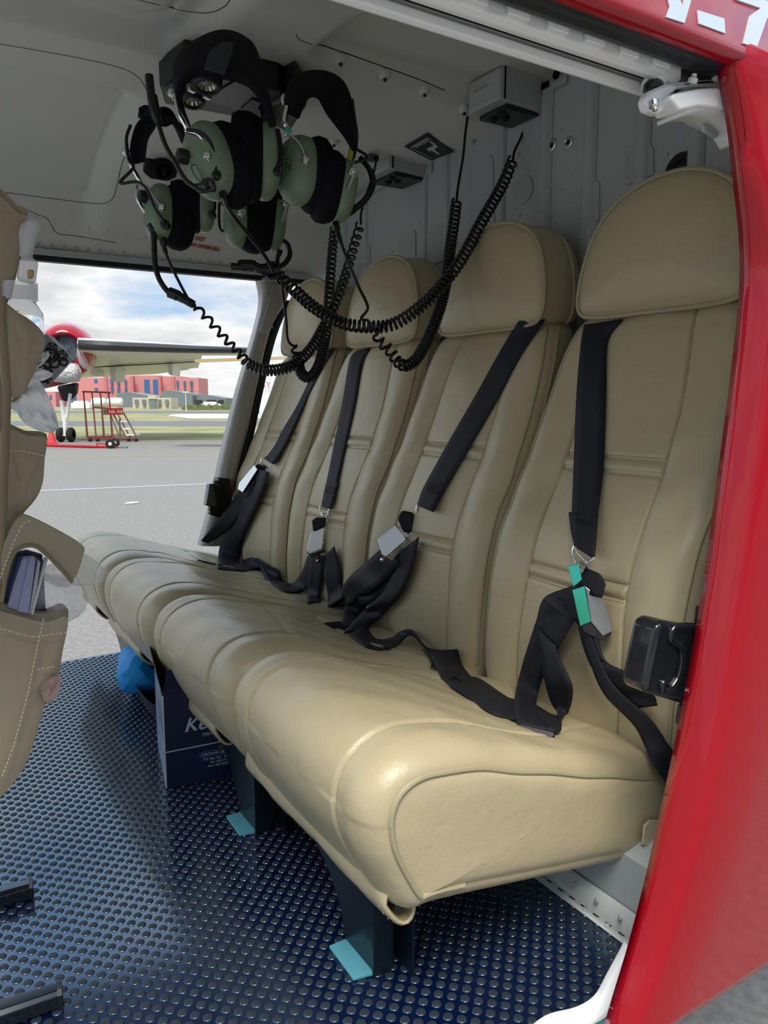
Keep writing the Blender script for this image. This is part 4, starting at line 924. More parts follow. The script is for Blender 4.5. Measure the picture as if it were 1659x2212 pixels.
wire(H4, [(612, 520), (622, 530), (626, 552), (612, 572), (590, 578), (568, 580)], D4 - .02, .0055, M['rubber'], 'microphone_boom')
wire(H4, [(500, 575), (520, 576), (522, 573), (545, 574), (562, 580), (585, 578)], D4 - .04, [.0075] * 10 + [.012] * 10 + [.010] * 6 + [.006] * 5, M['rubber'], 'microphone')
wire(H4, [(474, 430), (473, 470), (476, 495), (486, 500)], D4, .0032, M['rubber'], 'cross_cable'); wire(H4, [(600, 560), (612, 640), (618, 690), (622, 735), (636, 748), (642, 745)], D4, .003, M['rubber'], 'straight_cable')

# ---- coiled cords
def coil(name, label, pxs, rad, pitch_px, wr, plug=None, ns=11, group='coiled cords', taper=None):
    pts = cat_rom([(p[0], p[1], p[2]) for p in pxs], 16); ex = cat_rom([(p[3] if len(p) > 3 else 1, 0, p[4] if len(p) > 4 else 1) for p in pxs], 16)
    W = [atd(p.x, p.y, p.z) for p in pts]; out_ = []; ph_ = 0.0
    t0 = (W[1] - W[0]).normalized(); a = t0.orthogonal().normalized(); prev = None; acc = 0
    fine = []; fex = []
    for i in range(len(W) - 1):
        L = (V((pts[i + 1].x, pts[i + 1].y, 0)) - V((pts[i].x, pts[i].y, 0))).length; n = max(1, int(math.ceil(L / (pitch_px * .9 * max(ex[i].x, .3)) * ns)))
        for j in range(n):
            t = j / n; fine.append((lerp(W[i], W[i + 1], t), (W[i + 1] - W[i]).normalized(), L / n / (pitch_px * lerp(ex[i].x, ex[i + 1].x, t)), lerp(ex[i].z, ex[i + 1].z, t)))
    for c, t, dphi, rs in fine:
        a = (a - t * a.dot(t)).normalized(); b_ = t.cross(a); ph_ += dphi * 2 * PI
        out_.append(c + (a * math.cos(ph_) + b_ * math.sin(ph_)) * rad * rs)
    mb = MB(); mb.tube(out_, wr, 6); o = mb.build(name, M['rubber'], angle=80); tag(o, label, 'cord', group); return o
def lead(parent, pxs, r, name='lead', n=6):
    pts = cat_rom([(p[0], p[1], p[2]) for p in pxs], n); mb = MB(); mb.tube([atd(p.x, p.y, p.z) for p in pts], r, 8)
    o = mb.build(name, M['rubber'], parent); return o
k1 = coil('coiled_cord', 'long coiled cord from the near intercom box, sagging left to the knotted microphone', [(1108, 345, 1.70, 1.5), (1085, 400, 1.66), (1040, 480, 1.62), (1000, 555, 1.58), (960, 610, 1.55), (905, 665, 1.53), (850, 700, 1.52), (800, 706, 1.52), (740, 698, 1.53), (680, 665, 1.55), (640, 630, 1.57), (605, 598, 1.60, 1.4), (590, 580, 1.61, 1.3)], .0105, 10.5, .0031)
lead(k1, [(1160, 172, 1.74), (1162, 182, 1.73), (1148, 220, 1.72), (1128, 290, 1.71), (1112, 325, 1.70), (1108, 345, 1.70)], .003)
lead(k1, [(1125, 176, 1.80), (1150, 170, 1.74), (1164, 174, 1.73)], [.011] * 8 + [.009] * 5, 'plug')
k2 = coil('coiled_cord', 'coiled cord dropping from the near intercom box to a low loop before the second seat', [(986, 435, 1.70, .9), (982, 470, 1.68, .9), (972, 540, 1.64, .8), (965, 600, 1.60, .7), (950, 665, 1.58, .6), (925, 730, 1.57, .55), (900, 775, 1.56, .55), (878, 790, 1.56, .6), (860, 782, 1.57, 1.2), (840, 755, 1.58, 1.8), (818, 735, 1.58, 2.2), (812, 720, 1.58, 2.2, .6), (798, 695, 1.56, 2.5, .3)], .0100, 10.5, .0031)
lead(k2, [(1010, 252, 1.72), (1005, 290, 1.72), (1000, 340, 1.71), (990, 400, 1.71), (986, 435, 1.70)], .003)
k3 = coil('coiled_cord', 'coiled cord from the far intercom box, stretched thin towards the leftmost headset', [(778, 485, 1.92, 1.6), (765, 530, 1.88, 1.4), (745, 600, 1.80, 1.2), (722, 660, 1.74), (700, 705, 1.70, .8), (670, 755, 1.67, .7), (630, 790, 1.64, .7), (580, 800, 1.62, .7), (540, 788, 1.60, .9, .9), (520, 768, 1.58, 1.6, .8), (480, 725, 1.56, 2.2, .7), (440, 680, 1.53, 2.4, .7), (415, 658, 1.50, 2.0, .4)], .0100, 11, .0030)
lead(k3, [(800, 345, 1.95), (812, 342, 1.93), (808, 370, 1.93), (795, 410, 1.93), (780, 460, 1.92), (780, 485, 1.92)], .003)
lead(k3, [(790, 340, 2.0), (804, 342, 1.95), (813, 342, 1.93)], [.010] * 8 + [.008] * 5, 'plug')
k4 = coil('coiled_cord', 'coiled cord hanging straight down with a tight dark loop above the farthest seat', [(722, 495, 1.90, 1.0), (718, 540, 1.88), (712, 620, 1.80), (708, 690, 1.72), (700, 745, 1.68, .6), (688, 790, 1.66, .5), (670, 815, 1.66, .45), (652, 808, 1.66, .45), (645, 785, 1.66, .6), (640, 765, 1.66, 1.4), (636, 750, 1.66, 1.6, .7)], .0095, 10.5, .0031)
lead(k4, [(724, 478, 1.91), (723, 488, 1.90), (722, 497, 1.90)], .003)
mb = MB(); mb.lathe(atd(585, 583, 1.60), RIGHT, [(.001, -.02), (.012, -.018), (.014, 0), (.012, .018), (.001, .02)], 12); mb.tube(cat_rom([atd(x, y, 1.60) for x, y in [(570, 585), (585, 600), (600, 590), (592, 570), (575, 572)]], 5), .005, 8); mb.build('knot', M['rubber'], k1)

# ================================================================ RED SLIDING DOOR
door = thing('sliding_door', 'glossy red sliding door slid back along the right edge', 'door', (.74, .48, .0))
ED = [(1592, 96), (1580, 118), (1578, 150), (1590, 215), (1602, 300), (1612, 400), (1622, 500), (1624, 600), (1614, 720), (1596, 870), (1572, 1050), (1545, 1250), (1514, 1440), (1484, 1600), (1450, 1760), (1414, 1920), (1378, 2060), (1345, 2170), (1322, 2250)]
edge = [onY(a, b_, .505) for a, b_ in ED]; edge = cat_rom(edge, 4)
rows = []
for p in edge:
    z = p.z
    yo = .470 + .030 * ss(.80, 1.07, z) + .020 * (1 - ss(-.1, .35, z))        # outer skin line (curves in at top and bottom)
    x = p.x; row = [(x + .004, .520, z), (x, .508, z), (x, .503, z), (x + .002, yo + .012, z), (x + .005, yo + .003, z), (x + .012, yo - .001, z)]
    for k in range(1, 16):
        row.append((x + .012 + .09 * k, yo - .001 - .003 * math.sin(k * .2), z))
    rows.append(row)
mb = MB(); mb.grid(rows); sh = mb.build('outer_skin', M['red'], door, angle=70, solid=-.002)
mb = MB(); mb.grid([[(p.x + .012, .516, p.z), (p.x + 1.0, .516, p.z)] for p in edge]); mb.build('inner_skin', M['wall'], door, solid=.003)
# handle and catch block on the inside of the door edge
cb = thing('door_catch', 'glossy black catch block protruding inward from the red door edge', 'catch', onY(1450, 1430, .57))
D0 = .545
mb = MB(); mb.prism([onY(a, b_, D0) for a, b_ in [(1420, 1352), (1436, 1342), (1462, 1346), (1545, 1362), (1545, 1540), (1492, 1526), (1400, 1498), (1392, 1490)]], (0, .035, 0)); blk = mb.build('body', M['gloss_black'], cb, bevel=.006, seg=3)
mb = MB(); q = [onY(a, b_, D0 - .001) for a, b_ in [(1536, 1356), (1470, 1352), (1452, 1362), (1450, 1382), (1472, 1402), (1470, 1450), (1452, 1484), (1436, 1494), (1430, 1478), (1440, 1470)]]
mb.tube(cat_rom(q, 5), .0042, 10); mb.build('moulded_rib', M['gloss_black'], blk)
mb = MB(); mb.prism([onY(a, b_, .540) for a, b_ in [(1517, 1312), (1540, 1308), (1530, 1420), (1505, 1580), (1472, 1568), (1478, 1530), (1500, 1500)]], (0, .01, 0)); mb.build('bracket', M['black'], cb, bevel=.002)

# door arm: white roller arm
arm = thing('roller_hinge', 'white curved roller arm joining the top rail to the red door', 'hinge', onY(1500, 200, .53))
mb = MB(); mb.prism([onY(a, b_, .535) for a, b_ in [(1395, 215), (1405, 196), (1440, 180), (1500, 172), (1584, 169), (1588, 182), (1520, 182), (1465, 190), (1440, 215), (1438, 242), (1424, 246), (1402, 238)]], (0, .012, 0)); mb.build('hook_plate', M['white'], arm, bevel=.003)
mb = MB(); mb.prism([onY(a, b_, .522) for a, b_ in [(1450, 212), (1455, 202), (1510, 190), (1582, 185), (1592, 238), (1560, 235), (1510, 230), (1468, 240), (1455, 222)]], (0, .028, 0)); mb.build('arm_body', M['white'], arm, bevel=.004, seg=3)
mb = MB(); c = cat_rom([onY(a, b_, .53) for a, b_ in [(1474, 243), (1520, 234), (1562, 244), (1592, 268), (1612, 300)]], 6)
mb.grid([[p + V((0, -.004, 0)) for p in c], [p + V((0, .03, -.002)) for p in c]]); mb.build('lower_strip', M['white'], arm, solid=.004)
mb = MB(); mb.prism([onY(a, b_, .55) for a, b_ in [(1508, 246), (1600, 290), (1606, 298), (1514, 256)]], (0, .02, 0)); mb.prism([onY(a, b_, .55) for a, b_ in [(1520, 270), (1530, 262), (1558, 272), (1552, 296), (1545, 298), (1522, 284)]], (0, .004, 0)); mb.build('lower_bracket', M['wall'], arm, bevel=.002)
for (a, b_, nm, m_) in ((1413, 228, 'bolt', 'chrome'), (1497, 172, 'bolt', 'white'), (1548, 167, 'bolt', 'white')):
    mb = MB(); mb.lathe(onY(a, b_, .53), (0, -.3, -1) if b_ > 200 else (0, -.3, 1), [(.0048, -.004), (.0048, .001), (.0026, .003), (.0026, .005), (.0001, .006)], 12); mb.build(nm, M[m_], arm)
mb = MB(); mb.cyl(onY(1411, 185, .555), onY(1411, 210, .545), .010, n=16); mb.build('roller', M['black'], arm, bevel=.002)
mb = MB(); mb.cyl(onY(1412, 180, .555), onY(1412, 188, .553), .0125, n=18); mb.build('roller_cap', M['white'], arm, bevel=.002)
# striker bits on the jamb
sb = thing('striker_bracket', 'small white latch bracket on the wall tucked behind the red door edge', 'bracket', onX(1610, 360, 1.0))
mb = MB(); mb.prism([onX(a, b_, 1.0) for a, b_ in [(1606, 325), (1625, 318), (1625, 350), (1604, 353)]], (.02, 0, 0)); mb.build('block', M['white'], sb, bevel=.002)
mb = MB(); mb.prism([onX(a, b_, 1.0) for a, b_ in [(1597, 352), (1608, 350), (1628, 362), (1628, 378), (1604, 382), (1597, 372)]], (.004, 0, 0)); mb.build('lug', M['wall'], sb, bevel=.001)
mb = MB(); mb.lathe(onX(1608, 363, .999), (-1, 0, 0), [(.006, 0), (.005, .002), (.003, .001), (.0001, .001)], 12); mb.build('bolt', M['steel'], sb)

# ================================================================ CARGO UNDER THE BENCH
# carton: axis-aligned, near corner at (.374, 1.37)
bxo = thing('cardboard_carton', 'dark navy printed carton standing on the studded floor under the bench', 'box', (.46, 1.43, 0))
BX0, BY0, BW_, BL_, BH_ = .374, 1.372, .26, .20, .182
rotb = Matrix.Rotation(math.radians(-11.5), 3, 'Z'); org = V((BX0, BY0, .0014))
def bp(x, y, z): return org + rotb @ V((x, y, z))
mb = MB(); mb.add([bp(x, y, z) for x in (0, BW_) for y in (0, BL_) for z in (0, BH_)], [(0, 1, 3, 2), (4, 6, 7, 5), (0, 4, 5, 1), (2, 3, 7, 6), (0, 2, 6, 4)])
ct = mb.build('carton_body', M['box'], bxo, smooth=False, solid=.002)
mb = MB(); mb.prism([bp(-.0012, .002, .001), bp(-.0012, BL_ - .002, .001), bp(-.0012, BL_ - .002, BH_ - .002), bp(-.0012, .002, BH_ - .002)], (.0008, 0, 0)); mb.build('pale_side_print', mat('pale blue landscape print', (.30, .36, .46), .4, vary=(14, (.05, .09, .22), .16)), ct)
mb = MB(); mb.prism([bp(0, 0, BH_), bp(BW_, 0, BH_), bp(BW_, -.006, BH_ + .06), bp(0.01, -.006, BH_ + .05)], (0, .0015, 0)); mb.prism([bp(0, 0, BH_), bp(0, BL_, BH_), bp(-.012, BL_ - .01, BH_ + .05), bp(-.010, .01, BH_ + .045)], (.0015, 0, 0)); mb.build('top_flap', M['box'], ct)
mb = MB(); mb.box(bp(0, -.0012, BH_ / 2), (.0025, .0015, BH_)); mb.build('worn_edge', M['paper'], ct)
mb = MB(); mb.prism([bp(.002, -.0014, .070), bp(BW_, -.0014, .083), bp(BW_, -.0014, .0850), bp(.002, -.0014, .072)], (0, .0006, 0)); mb.build('white_rule', M['ink'], ct)
def bt(s, size, x, z, m='ink', shear=0, xs=1.0, off=0.0): return text_obj('printed_text', s, size, bp(x, -.0016, z), rotb @ V((1, 0, .03)), (0, 0, 1), M[m], ct, shear=shear, ext=.0003, xs=xs, off=off)
bt('Ker', .037, .036, .106, shear=.35, off=.0005); bt('MINERAL', .0100, .070, .092, xs=1.1); bt('CROWN BEVERAGES', .0085, .066, .052, 'ink')
bt('P.O. Box 423 - 20106, N', .0060, .070, .043); bt('Tel: +254 727 093', .0060, .082, .036); bt('Fax: +254 (0)20 234', .0060, .078, .029); bt('CROWN', .007, .098, .064, 'ink_y', .2)
mb = MB(); q = cat_rom([bp(x, -.0015, z) for x, z in [(.064, .055), (.068, .0605), (.11, .062), (.17, .063), (.17, .052), (.11, .0505), (.068, .0495)]], 4, closed=True); mb.tube(q + [q[0]], .0006, 5); mb.build('oval_outline', M['ink_b'], ct)
mb = MB(); q = cat_rom([bp(x, -.0015, z) for x, z in [(.052, .148), (.054, .162), (.062, .172)]], 5); mb.tube(q, .0006, 5); mb.build('arc_print', M['ink'], ct)

# blue cloth in a low black tray
tr = thing('storage_tray', 'low black fabric tray on the floor behind the navy carton', 'tray', (.50, 1.75, 0))
mb = MB(); q0 = [onZ(a, b_, .002) for a, b_ in [(303, 1512), (330, 1552), (368, 1576)]]
ta, tb = V((.455, 1.86, 0)), V((.43, 1.62, 0))
rows = []
for z, s in ((.002, .80), (.03, .92), (.065, 1.0), (.063, .97), (.03, .88), (.004, .7)):
    r = []
    for k in range(28):
        t = 2 * PI * k / 28; r.append(V((.545 + .125 * s * math.copysign(abs(math.cos(t)) ** .6, math.cos(t)), 1.73 + .125 * s * math.copysign(abs(math.sin(t)) ** .6, math.sin(t)), z + (.006 * math.sin(3 * t) if z > .05 else 0))))
    rows.append(r)
mb.grid(rows, closed_v=True); mb.build('tray_shell', mat('dark grey fabric', (.03, .032, .045), .7, bump=[(60, .5, .004)]), tr)
def blob(px, dY, sz, m, sc=(1, 1, 1), seed=1, amp=.22, z0=.0, k=3):
    rnd = random.Random(seed); bm = bmesh.new(); bmesh.ops.create_icosphere(bm, subdivisions=k, radius=1)
    dirs = [(V((rnd.uniform(-1, 1), rnd.uniform(-1, 1), rnd.uniform(-1, 1))).normalized(), rnd.uniform(-1, 1)) for _ in range(26)]
    vs = []
    for v in bm.verts:
        d = v.co.normalized(); f = 1
        for q, a in dirs: f += amp * a * max(0, d.dot(q)) ** 6
        vs.append(V((d.x * sc[0], d.y * sc[1], d.z * sc[2])) * f * sz + px)
    fs = [tuple(v.index for v in f.verts) for f in bm.faces]; bm.free(); mb = MB(); mb.add(vs, fs); return mb
bc = blob(V((.480, 1.86, .066)), 0, .060, None, (1.1, 1.5, .95), 5, .38).build('blue_bag', M['bluecloth'], angle=22)
tag(bc, 'crumpled bright blue cloth bag tucked beneath the third seat', 'bag')
fe = thing('fire_extinguisher', 'dark red fire extinguisher lying in shadow under the bench behind a leg', 'fire extinguisher', (.60, 1.16, .05))
mb = MB(); mb.lathe((.60, 1.00, .055), (0, 1, 0), [(.001, 0), (.030, .006), (.042, .03), (.043, .06), (.043, .22), (.036, .25), (.016, .27), (.014, .29), (.001, .295)], 28); mb.build('cylinder', M['ext_red'], fe)
mb = MB(); mb.box((.60, 1.30, .062), (.02, .05, .02)); mb.build('valve_head', M['black'], fe, bevel=.004)

# floor brackets of the front seat
def bracket(lbl, pxs, z, pxs2):
    t = thing('seat_rail', lbl, 'seat rail', onZ(pxs[1][0], pxs[1][1], 0), 'black tubular seat rails')
    a, b_ = [onZ(x, y, z) for x, y in pxs]; mb = MB(); d = (b_ - a).normalized(); s_ = V((-d.y, d.x, 0)); rows = []
    for tt, hw in ((0, .016), (1, .011)):
        c = lerp(a, b_, tt); rows.append([c + s_ * u * hw + V((0, 0, v)) for u, v in ((-1, -.012), (-1, .004), (-.6, .009), (.6, .009), (1, .004), (1, -.012))])
    mb.grid(rows, closed_v=True); mb.f.append(tuple(range(6))); mb.f.append(tuple(range(6, 12))); mb.build('rail_tube', M['gloss_black'], t, bevel=.001)
    mb = MB(); rr = [b_ - d * .006 + s_ * u * .0125 + V((0, 0, v)) for u, v in ((-1, -.013), (-1, .005), (-.6, .0105), (.6, .0105), (1, .005), (1, -.013))]; mb.prism(rr, d * .005); mb.build('end_band', M['black'], t)
bracket('upper of two glossy black seat rails entering at the lower left', [(-60, 1948), (72, 1914)], .016, None)
bracket('lower of two glossy black seat rails at the bottom left corner', [(-60, 2204), (135, 2142)], .016, None)

# ================================================================ HANGING ORGANISER (left edge)
YO = 1.02
org_ = thing('hanging_organizer', 'khaki ripstop hanging organizer with bulging pockets along the left edge', 'organizer', onY(40, 1000, YO))
def cloth(pxs, y, depth, m, name, parent, bev=.008, n=4, lab=None):
    q = cat_rom([onY(a, b_, y) for a, b_ in pxs], n, closed=True); mb = MB(); k = len(q); c = sum(q, V()) / k
    rows = [[lerp(p, c, .985) + V((0, .0, 0)) for p in q], [p + V((0, depth * .25, 0)) for p in q], [p + V((0, depth * .8, 0)) for p in q], [lerp(p, c, .97) + V((0, depth, 0)) for p in q]]
    for s_, o in ((.93, -.003), (.80, -.007), (.6, -.010), (.4, -.012), (.2, -.013)): rows.insert(0, [lerp(c, p, s_) + V((0, o * depth * 12 + .0015 * math.sin(i * .5 + s_ * 5), 0)) for i, p in enumerate(q)])
    mb.f.append(tuple(range(k)))
    mb.grid(rows, closed_v=True); return mb.build(name, m, parent, angle=80)
def flapc(pxs, y, depth, m, name, parent, n=3):
    q = cat_rom([onY(a, b_, y) for a, b_ in pxs], n, closed=True); mb = MB(); mb.prism(q, (0, depth, 0)); return mb.build(name, m, parent, bevel=.004, seg=3)
cloth([(-60, 380), (0, 402), (40, 440), (62, 452), (50, 520), (30, 620), (10, 690), (4, 800), (4, 1300), (-60, 1400)], YO + .05, .03, M['khaki'], 'back_panel', org_, n=3)
cloth([(2, 655), (40, 672), (70, 690), (95, 715), (100, 740), (88, 780), (65, 830), (48, 858), (20, 862), (8, 800)], YO - .02, .05, M['khaki'], 'top_pocket', org_, n=3)
cloth([(14, 920), (60, 932), (104, 938), (100, 985), (95, 1040), (78, 1080), (45, 1120), (12, 1180), (4, 1240), (-20, 1240), (0, 1000)], YO, .05, M['khaki'], 'middle_pocket', org_, n=3)
fp = flapc([(4, 1200), (20, 1150), (45, 1115), (70, 1118), (130, 1148), (178, 1178), (180, 1200), (156, 1256), (120, 1215), (85, 1182), (55, 1180), (36, 1190), (20, 1230), (8, 1300)], YO - .03, .012, M['khaki'], 'pocket_flap', org_, n=3)
cloth([(-60, 1300), (0, 1308), (70, 1328), (110, 1332), (152, 1322), (140, 1400), (128, 1470), (104, 1510), (80, 1590), (50, 1670), (0, 1735), (-60, 1760)], YO - .02, .055, M['khaki'], 'lower_pocket', org_, n=3)
cloth([(90, 1480), (118, 1462), (131, 1468), (128, 1500), (105, 1520), (92, 1505)], YO - .036, .006, M['velcro'], 'hook_tape_tab', org_)
mb = MB()
def dashes(mb, pts, y, step=9, r=.0009):
    for i in range(len(pts) - 1):
        (x0, y0), (x1, y1) = pts[i], pts[i + 1]; L = math.hypot(x1 - x0, y1 - y0); n = int(L / step)
        for k in range(n):
            a = k / n; b_ = (k + .62) / n; mb.tube([onY(lerp(x0, x1, a), lerp(y0, y1, a), y), onY(lerp(x0, x1, b_), lerp(y0, y1, b_), y)], r, 5)
dashes(mb, [(94, 1336), (80, 1400), (60, 1500), (30, 1610), (4, 1680)], YO - .037); dashes(mb, [(0, 1358), (70, 1376), (148, 1366)], YO - .037); dashes(mb, [(80, 1446), (120, 1440)], YO - .037); dashes(mb, [(0, 972), (50, 975), (98, 985)], YO - .014); dashes(mb, [(0, 1250), (30, 1170), (50, 1130), (70, 1124)], YO - .046)
mb.build('stitching', M['cream_thread'], org_)
mb = MB(); mb.tube(cat_rom([onY(a, b_, YO - .024) for a, b_ in [(4, 640), (6, 720), (14, 820), (14, 900), (10, 1000), (6, 1100), (2, 1210), (0, 1300)]], 5), .0045, 8); mb.build('piped_edge', M['khaki_dark'], org_)
mb = MB(); mb.tube(cat_rom([onY(a, b_, YO - .032) for a, b_ in [(4, 1300), (12, 1250), (28, 1200), (48, 1182), (75, 1180), (100, 1198), (130, 1228), (156, 1258)]], 5), .0022, 6); mb.build('binding', M['khaki_dark'], fp)
# contents
bk = thing('booklet_stack', 'lavender edged booklets in plastic sleeves inside the open khaki pocket', 'booklets', onY(50, 1250, YO))
def book(pxs, m, y, t, nm): mb = MB(); mb.prism([onY(a, b_, y) for a, b_ in pxs], (0, t, 0)); return mb.build(nm, m, bk, bevel=.001)
book([(6, 1310), (24, 1215), (36, 1192), (58, 1188), (92, 1198), (100, 1330)], M['navyb'], YO + .012, .01, 'navy_folder')
book([(14, 1305), (42, 1204), (52, 1200), (26, 1308)], M['navyb'], YO - .002, .02, 'navy_folder'); book([(16, 1312), (50, 1206), (64, 1204), (40, 1320)], M['lav'], YO - .010, .02, 'booklet')
book([(38, 1322), (64, 1205), (78, 1206), (62, 1326)], M['lav'], YO - .013, .02, 'booklet'); book([(62, 1326), (82, 1208), (88, 1214), (72, 1328)], M['frost'], YO - .010, .02, 'plastic_sleeve')
book([(67, 1328), (98, 1205), (104, 1207), (72, 1330)], M['paper'], YO - .012, .012, 'card_cover')
pb = blob(onY(110, 1310, YO + .02), 0, .040, None, (1.0, .7, 1.1), 11, .5).build('plastic_bag', M['film'], angle=25); tag(pb, 'crinkled clear plastic bag poking out of the khaki pocket beside the booklets', 'plastic bag')
pb2 = blob(onY(155, 1235, YO + .03), 0, .028, None, (1.2, .6, 1.0), 14, .5).build('plastic_tail', M['film'], pb, angle=25)
# spray bottle
sp = thing('spray_bottle', 'clear spray bottle standing upright in the top khaki pocket', 'bottle', onY(48, 640, YO + .04))
def wpx(px): return px / F * .90
c0 = onY(44, 700, YO + .045); upz = V((.05, 0, 1))
def ring_prof(c, pr): mb = MB(); mb.lathe(c, upz, pr, 28); return mb
ring_prof(c0, [(.001, -.05), (.026, -.05), (.027, .004), (.0265, .014), (.020, .024), (.017, .028)]).build('bottle_body', M['clear'], sp)
mb = MB(); rows = []
for k in range(12):
    h = .028 + .022 * k / 11; rows.append([c0 + upz * h + V((math.cos(2 * PI * j / 36), math.sin(2 * PI * j / 36), 0)) * (.0195 + .0008 * (j % 2)) for j in range(36)])
mb.grid(rows, closed_v=True); mb.build('ribbed_collar', M['frost'], sp)
mb = MB(); mb.prism([onY(a, b_, YO + .035) for a, b_ in [(40, 600), (46, 552), (70, 555), (84, 566), (78, 612)]], (0, .025, 0)); mb.build('nozzle_body', M['frost'], sp, bevel=.003)
mb = MB(); mb.prism([onY(a, b_, YO + .033) for a, b_ in [(60, 582), (74, 582), (73, 600), (62, 602)]], (0, .012, 0)); mb.build('amber_valve', mat('amber plastic', (.55, .34, .14), .3), sp, bevel=.002)
mb = MB(); rows = [];
for (x, y, r) in [(56, 556, 14), (58, 530, 16), (60, 505, 20), (66, 490, 22), (70, 480, 16), (68, 474, 4)]:
    c = onY(x, y, YO + .045); rows.append([c + V((math.cos(2 * PI * j / 20), math.sin(2 * PI * j / 20) * .8, 0)) * wpx(r) for j in range(20)])
mb.grid(rows, closed_v=True); mb.build('trigger_head', M['frost'], sp)
mb = MB(); mb.prism([onY(a, b_, YO + .05) for a, b_ in [(24, 560), (36, 520), (50, 480), (60, 478), (44, 540), (34, 600), (26, 640), (6, 650), (4, 630)]], (0, .02, 0)); mb.build('trigger', M['frost'], sp, bevel=.003)
# tissue packs
tb_ = thing('tissue_box', 'grey tissue box with black geometric line pattern leaning out of the upper pocket', 'box', onY(110, 790, YO + .02))
fq = [(100, 722), (158, 778), (102, 838), (78, 820), (60, 800), (78, 750)]
mb = MB(); mb.prism([onY(a, b_, YO + .01) for a, b_ in fq], (0, .03, 0)); tbb = mb.build('carton', M['pattern'], tb_, smooth=False)
mb = MB(); mb.prism([onY(a, b_, YO + .012) for a, b_ in [(100, 720), (118, 730), (160, 776), (157, 780), (126, 750), (100, 726)]], (0, .03, 0)); mb.build('top_edge', M['foil'], tbb)
mb = MB(); rnd = random.Random(3)
for (cx, cy, r) in [(112, 752, 13), (134, 768, 13), (118, 784, 12), (98, 772, 12), (104, 800, 10), (96, 818, 9), (122, 770, 8), (110, 768, 17), (138, 782, 9), (92, 796, 9), (106, 822, 8)]:
    n = rnd.choice((5, 6, 8)); a0 = rnd.random() * 3
    for st_ in (1, 2):
        for k in range(n):
            p = [(cx + r * math.cos(a0 + 2 * PI * kk / n), cy + r * math.sin(a0 + 2 * PI * kk / n)) for kk in (k, k + st_)]
            def ins(x, y): return (x - 100) * 1.0 + 722 < y + 3 and y < 778 + (158 - x) * 1.05 and y < 842
            if all(ins(*c_) and c_[0] < 154 for c_ in p): mb.tube([onY(p[0][0], p[0][1], YO + .0095), onY(p[1][0], p[1][1], YO + .0095)], .0006, 4)
mb.build('line_pattern', M['web_edge'], tbb)
def sheet(pts, name, lab, y, amp, m):
    mb = MB(); A = cat_rom([(a, b_, 0) for a, b_ in pts[0]], 5); B = cat_rom([(a, b_, 0) for a, b_ in pts[1]], 5); rows = []
    for i in range(len(A)):
        row = []
        for j in range(13):
            t = j / 12; q = lerp(A[i], B[i], t); row.append(onY(q.x, q.y, y + amp * math.sin(i * .55 + j * .8) + amp * .6 * math.sin(j * 1.9)))
        rows.append(row)
    mb.grid(rows); o = mb.build(name, m, solid=.0012, angle=80); tag(o, lab, 'tissue'); return o
sheet([[(20, 860), (45, 835), (70, 815), (90, 830), (105, 860), (120, 895), (127, 925)], [(18, 880), (22, 882), (36, 890), (46, 905), (60, 918), (85, 930), (112, 935)]], 'paper_tissue', 'large white tissue fanning out below the patterned box', YO - .005, .006, M['tissue'])
sheet([[(66, 800), (76, 782), (92, 764), (104, 758)], [(66, 808), (80, 796), (94, 784), (107, 766)]], 'paper_tissue', 'small white tissue tuft sticking out over the patterned box', YO - .004, .003, M['tissue'])
sheet([[(64, 800), (88, 796), (114, 808)], [(70, 818), (92, 822), (112, 812)]], 'paper_tissue', 'lower white tissue tuft folded just under the patterned box', YO - .006, .003, M['tissue'])

# ================================================================ OUTSIDE
ZG = -.65
gm = MB(); gm.add([(-900, -300, ZG), (900, -300, ZG), (900, 1200, ZG), (-900, 1200, ZG)], [(0, 1, 2, 3)])
gr = gm.build('ground', M['asphalt'], smooth=False); struct(gr)
def strip(name, y0, y1, m, dz, x0=-500, x1=2200):
    """band across the airfield between two heights in the view, square to the road line"""
    mb = MB(); mb.add([onZ(x0, y0, ZG) + V((0, 0, dz)), onZ(x1, y0, ZG) + V((0, 0, dz)), onZ(x1, y1, ZG) + V((0, 0, dz)), onZ(x0, y1, ZG) + V((0, 0, dz))], [(0, 1, 2, 3)]); return mb.build(name, m, smooth=False)
for nm, a, b_, m_, dz in (('grass_verge', 950, 921, 'grass', .01), ('taxiway', 921, 910, 'asphalt2', .012), ('grass_field', 910, 893, 'grass', .014), ('service_road', 893, 888, 'asphalt2', .016), ('grass_far', 888, 873, 'grass', .018)):
    o = strip(nm, a, b_, M[m_], dz)
    if 'grass' in nm: o.name = 'grass'; tag(o, {'grass_verge': 'short dry green grass verge beside the nearest tarmac', 'grass_field': 'middle strip of green grass beyond the dark taxiway', 'grass_far': 'farthest olive scrub grass before the buildings'}[nm], 'grass', kind='stuff')
    else: o['kind'] = 'structure'
ln = MB(); a = onZ(60, 1061, ZG + .004); b_ = onZ(700, 1035, ZG + .004); d = (b_ - a).normalized(); s_ = V((-d.y, d.x, 0)) * .07
ln.add([a - s_ - d * 5, b_ - s_ + d * 8, b_ + s_ + d * 8, a + s_ - d * 5], [(0, 1, 2, 3)]); o = ln.build('painted_line', M['line'], smooth=False); o['kind'] = 'structure'
ln = MB(); a = onZ(60, 988, ZG + .004); b_ = onZ(700, 980, ZG + .004); d = (b_ - a).normalized(); s_ = V((-d.y, d.x, 0)) * .08
ln.add([a - s_ - d * 9, b_ - s_ + d * 9, b_ + s_ + d * 9, a + s_ - d * 9], [(0, 1, 2, 3)]); o = ln.build('yellow_line', M['yline'], smooth=False); o['kind'] = 'structure'
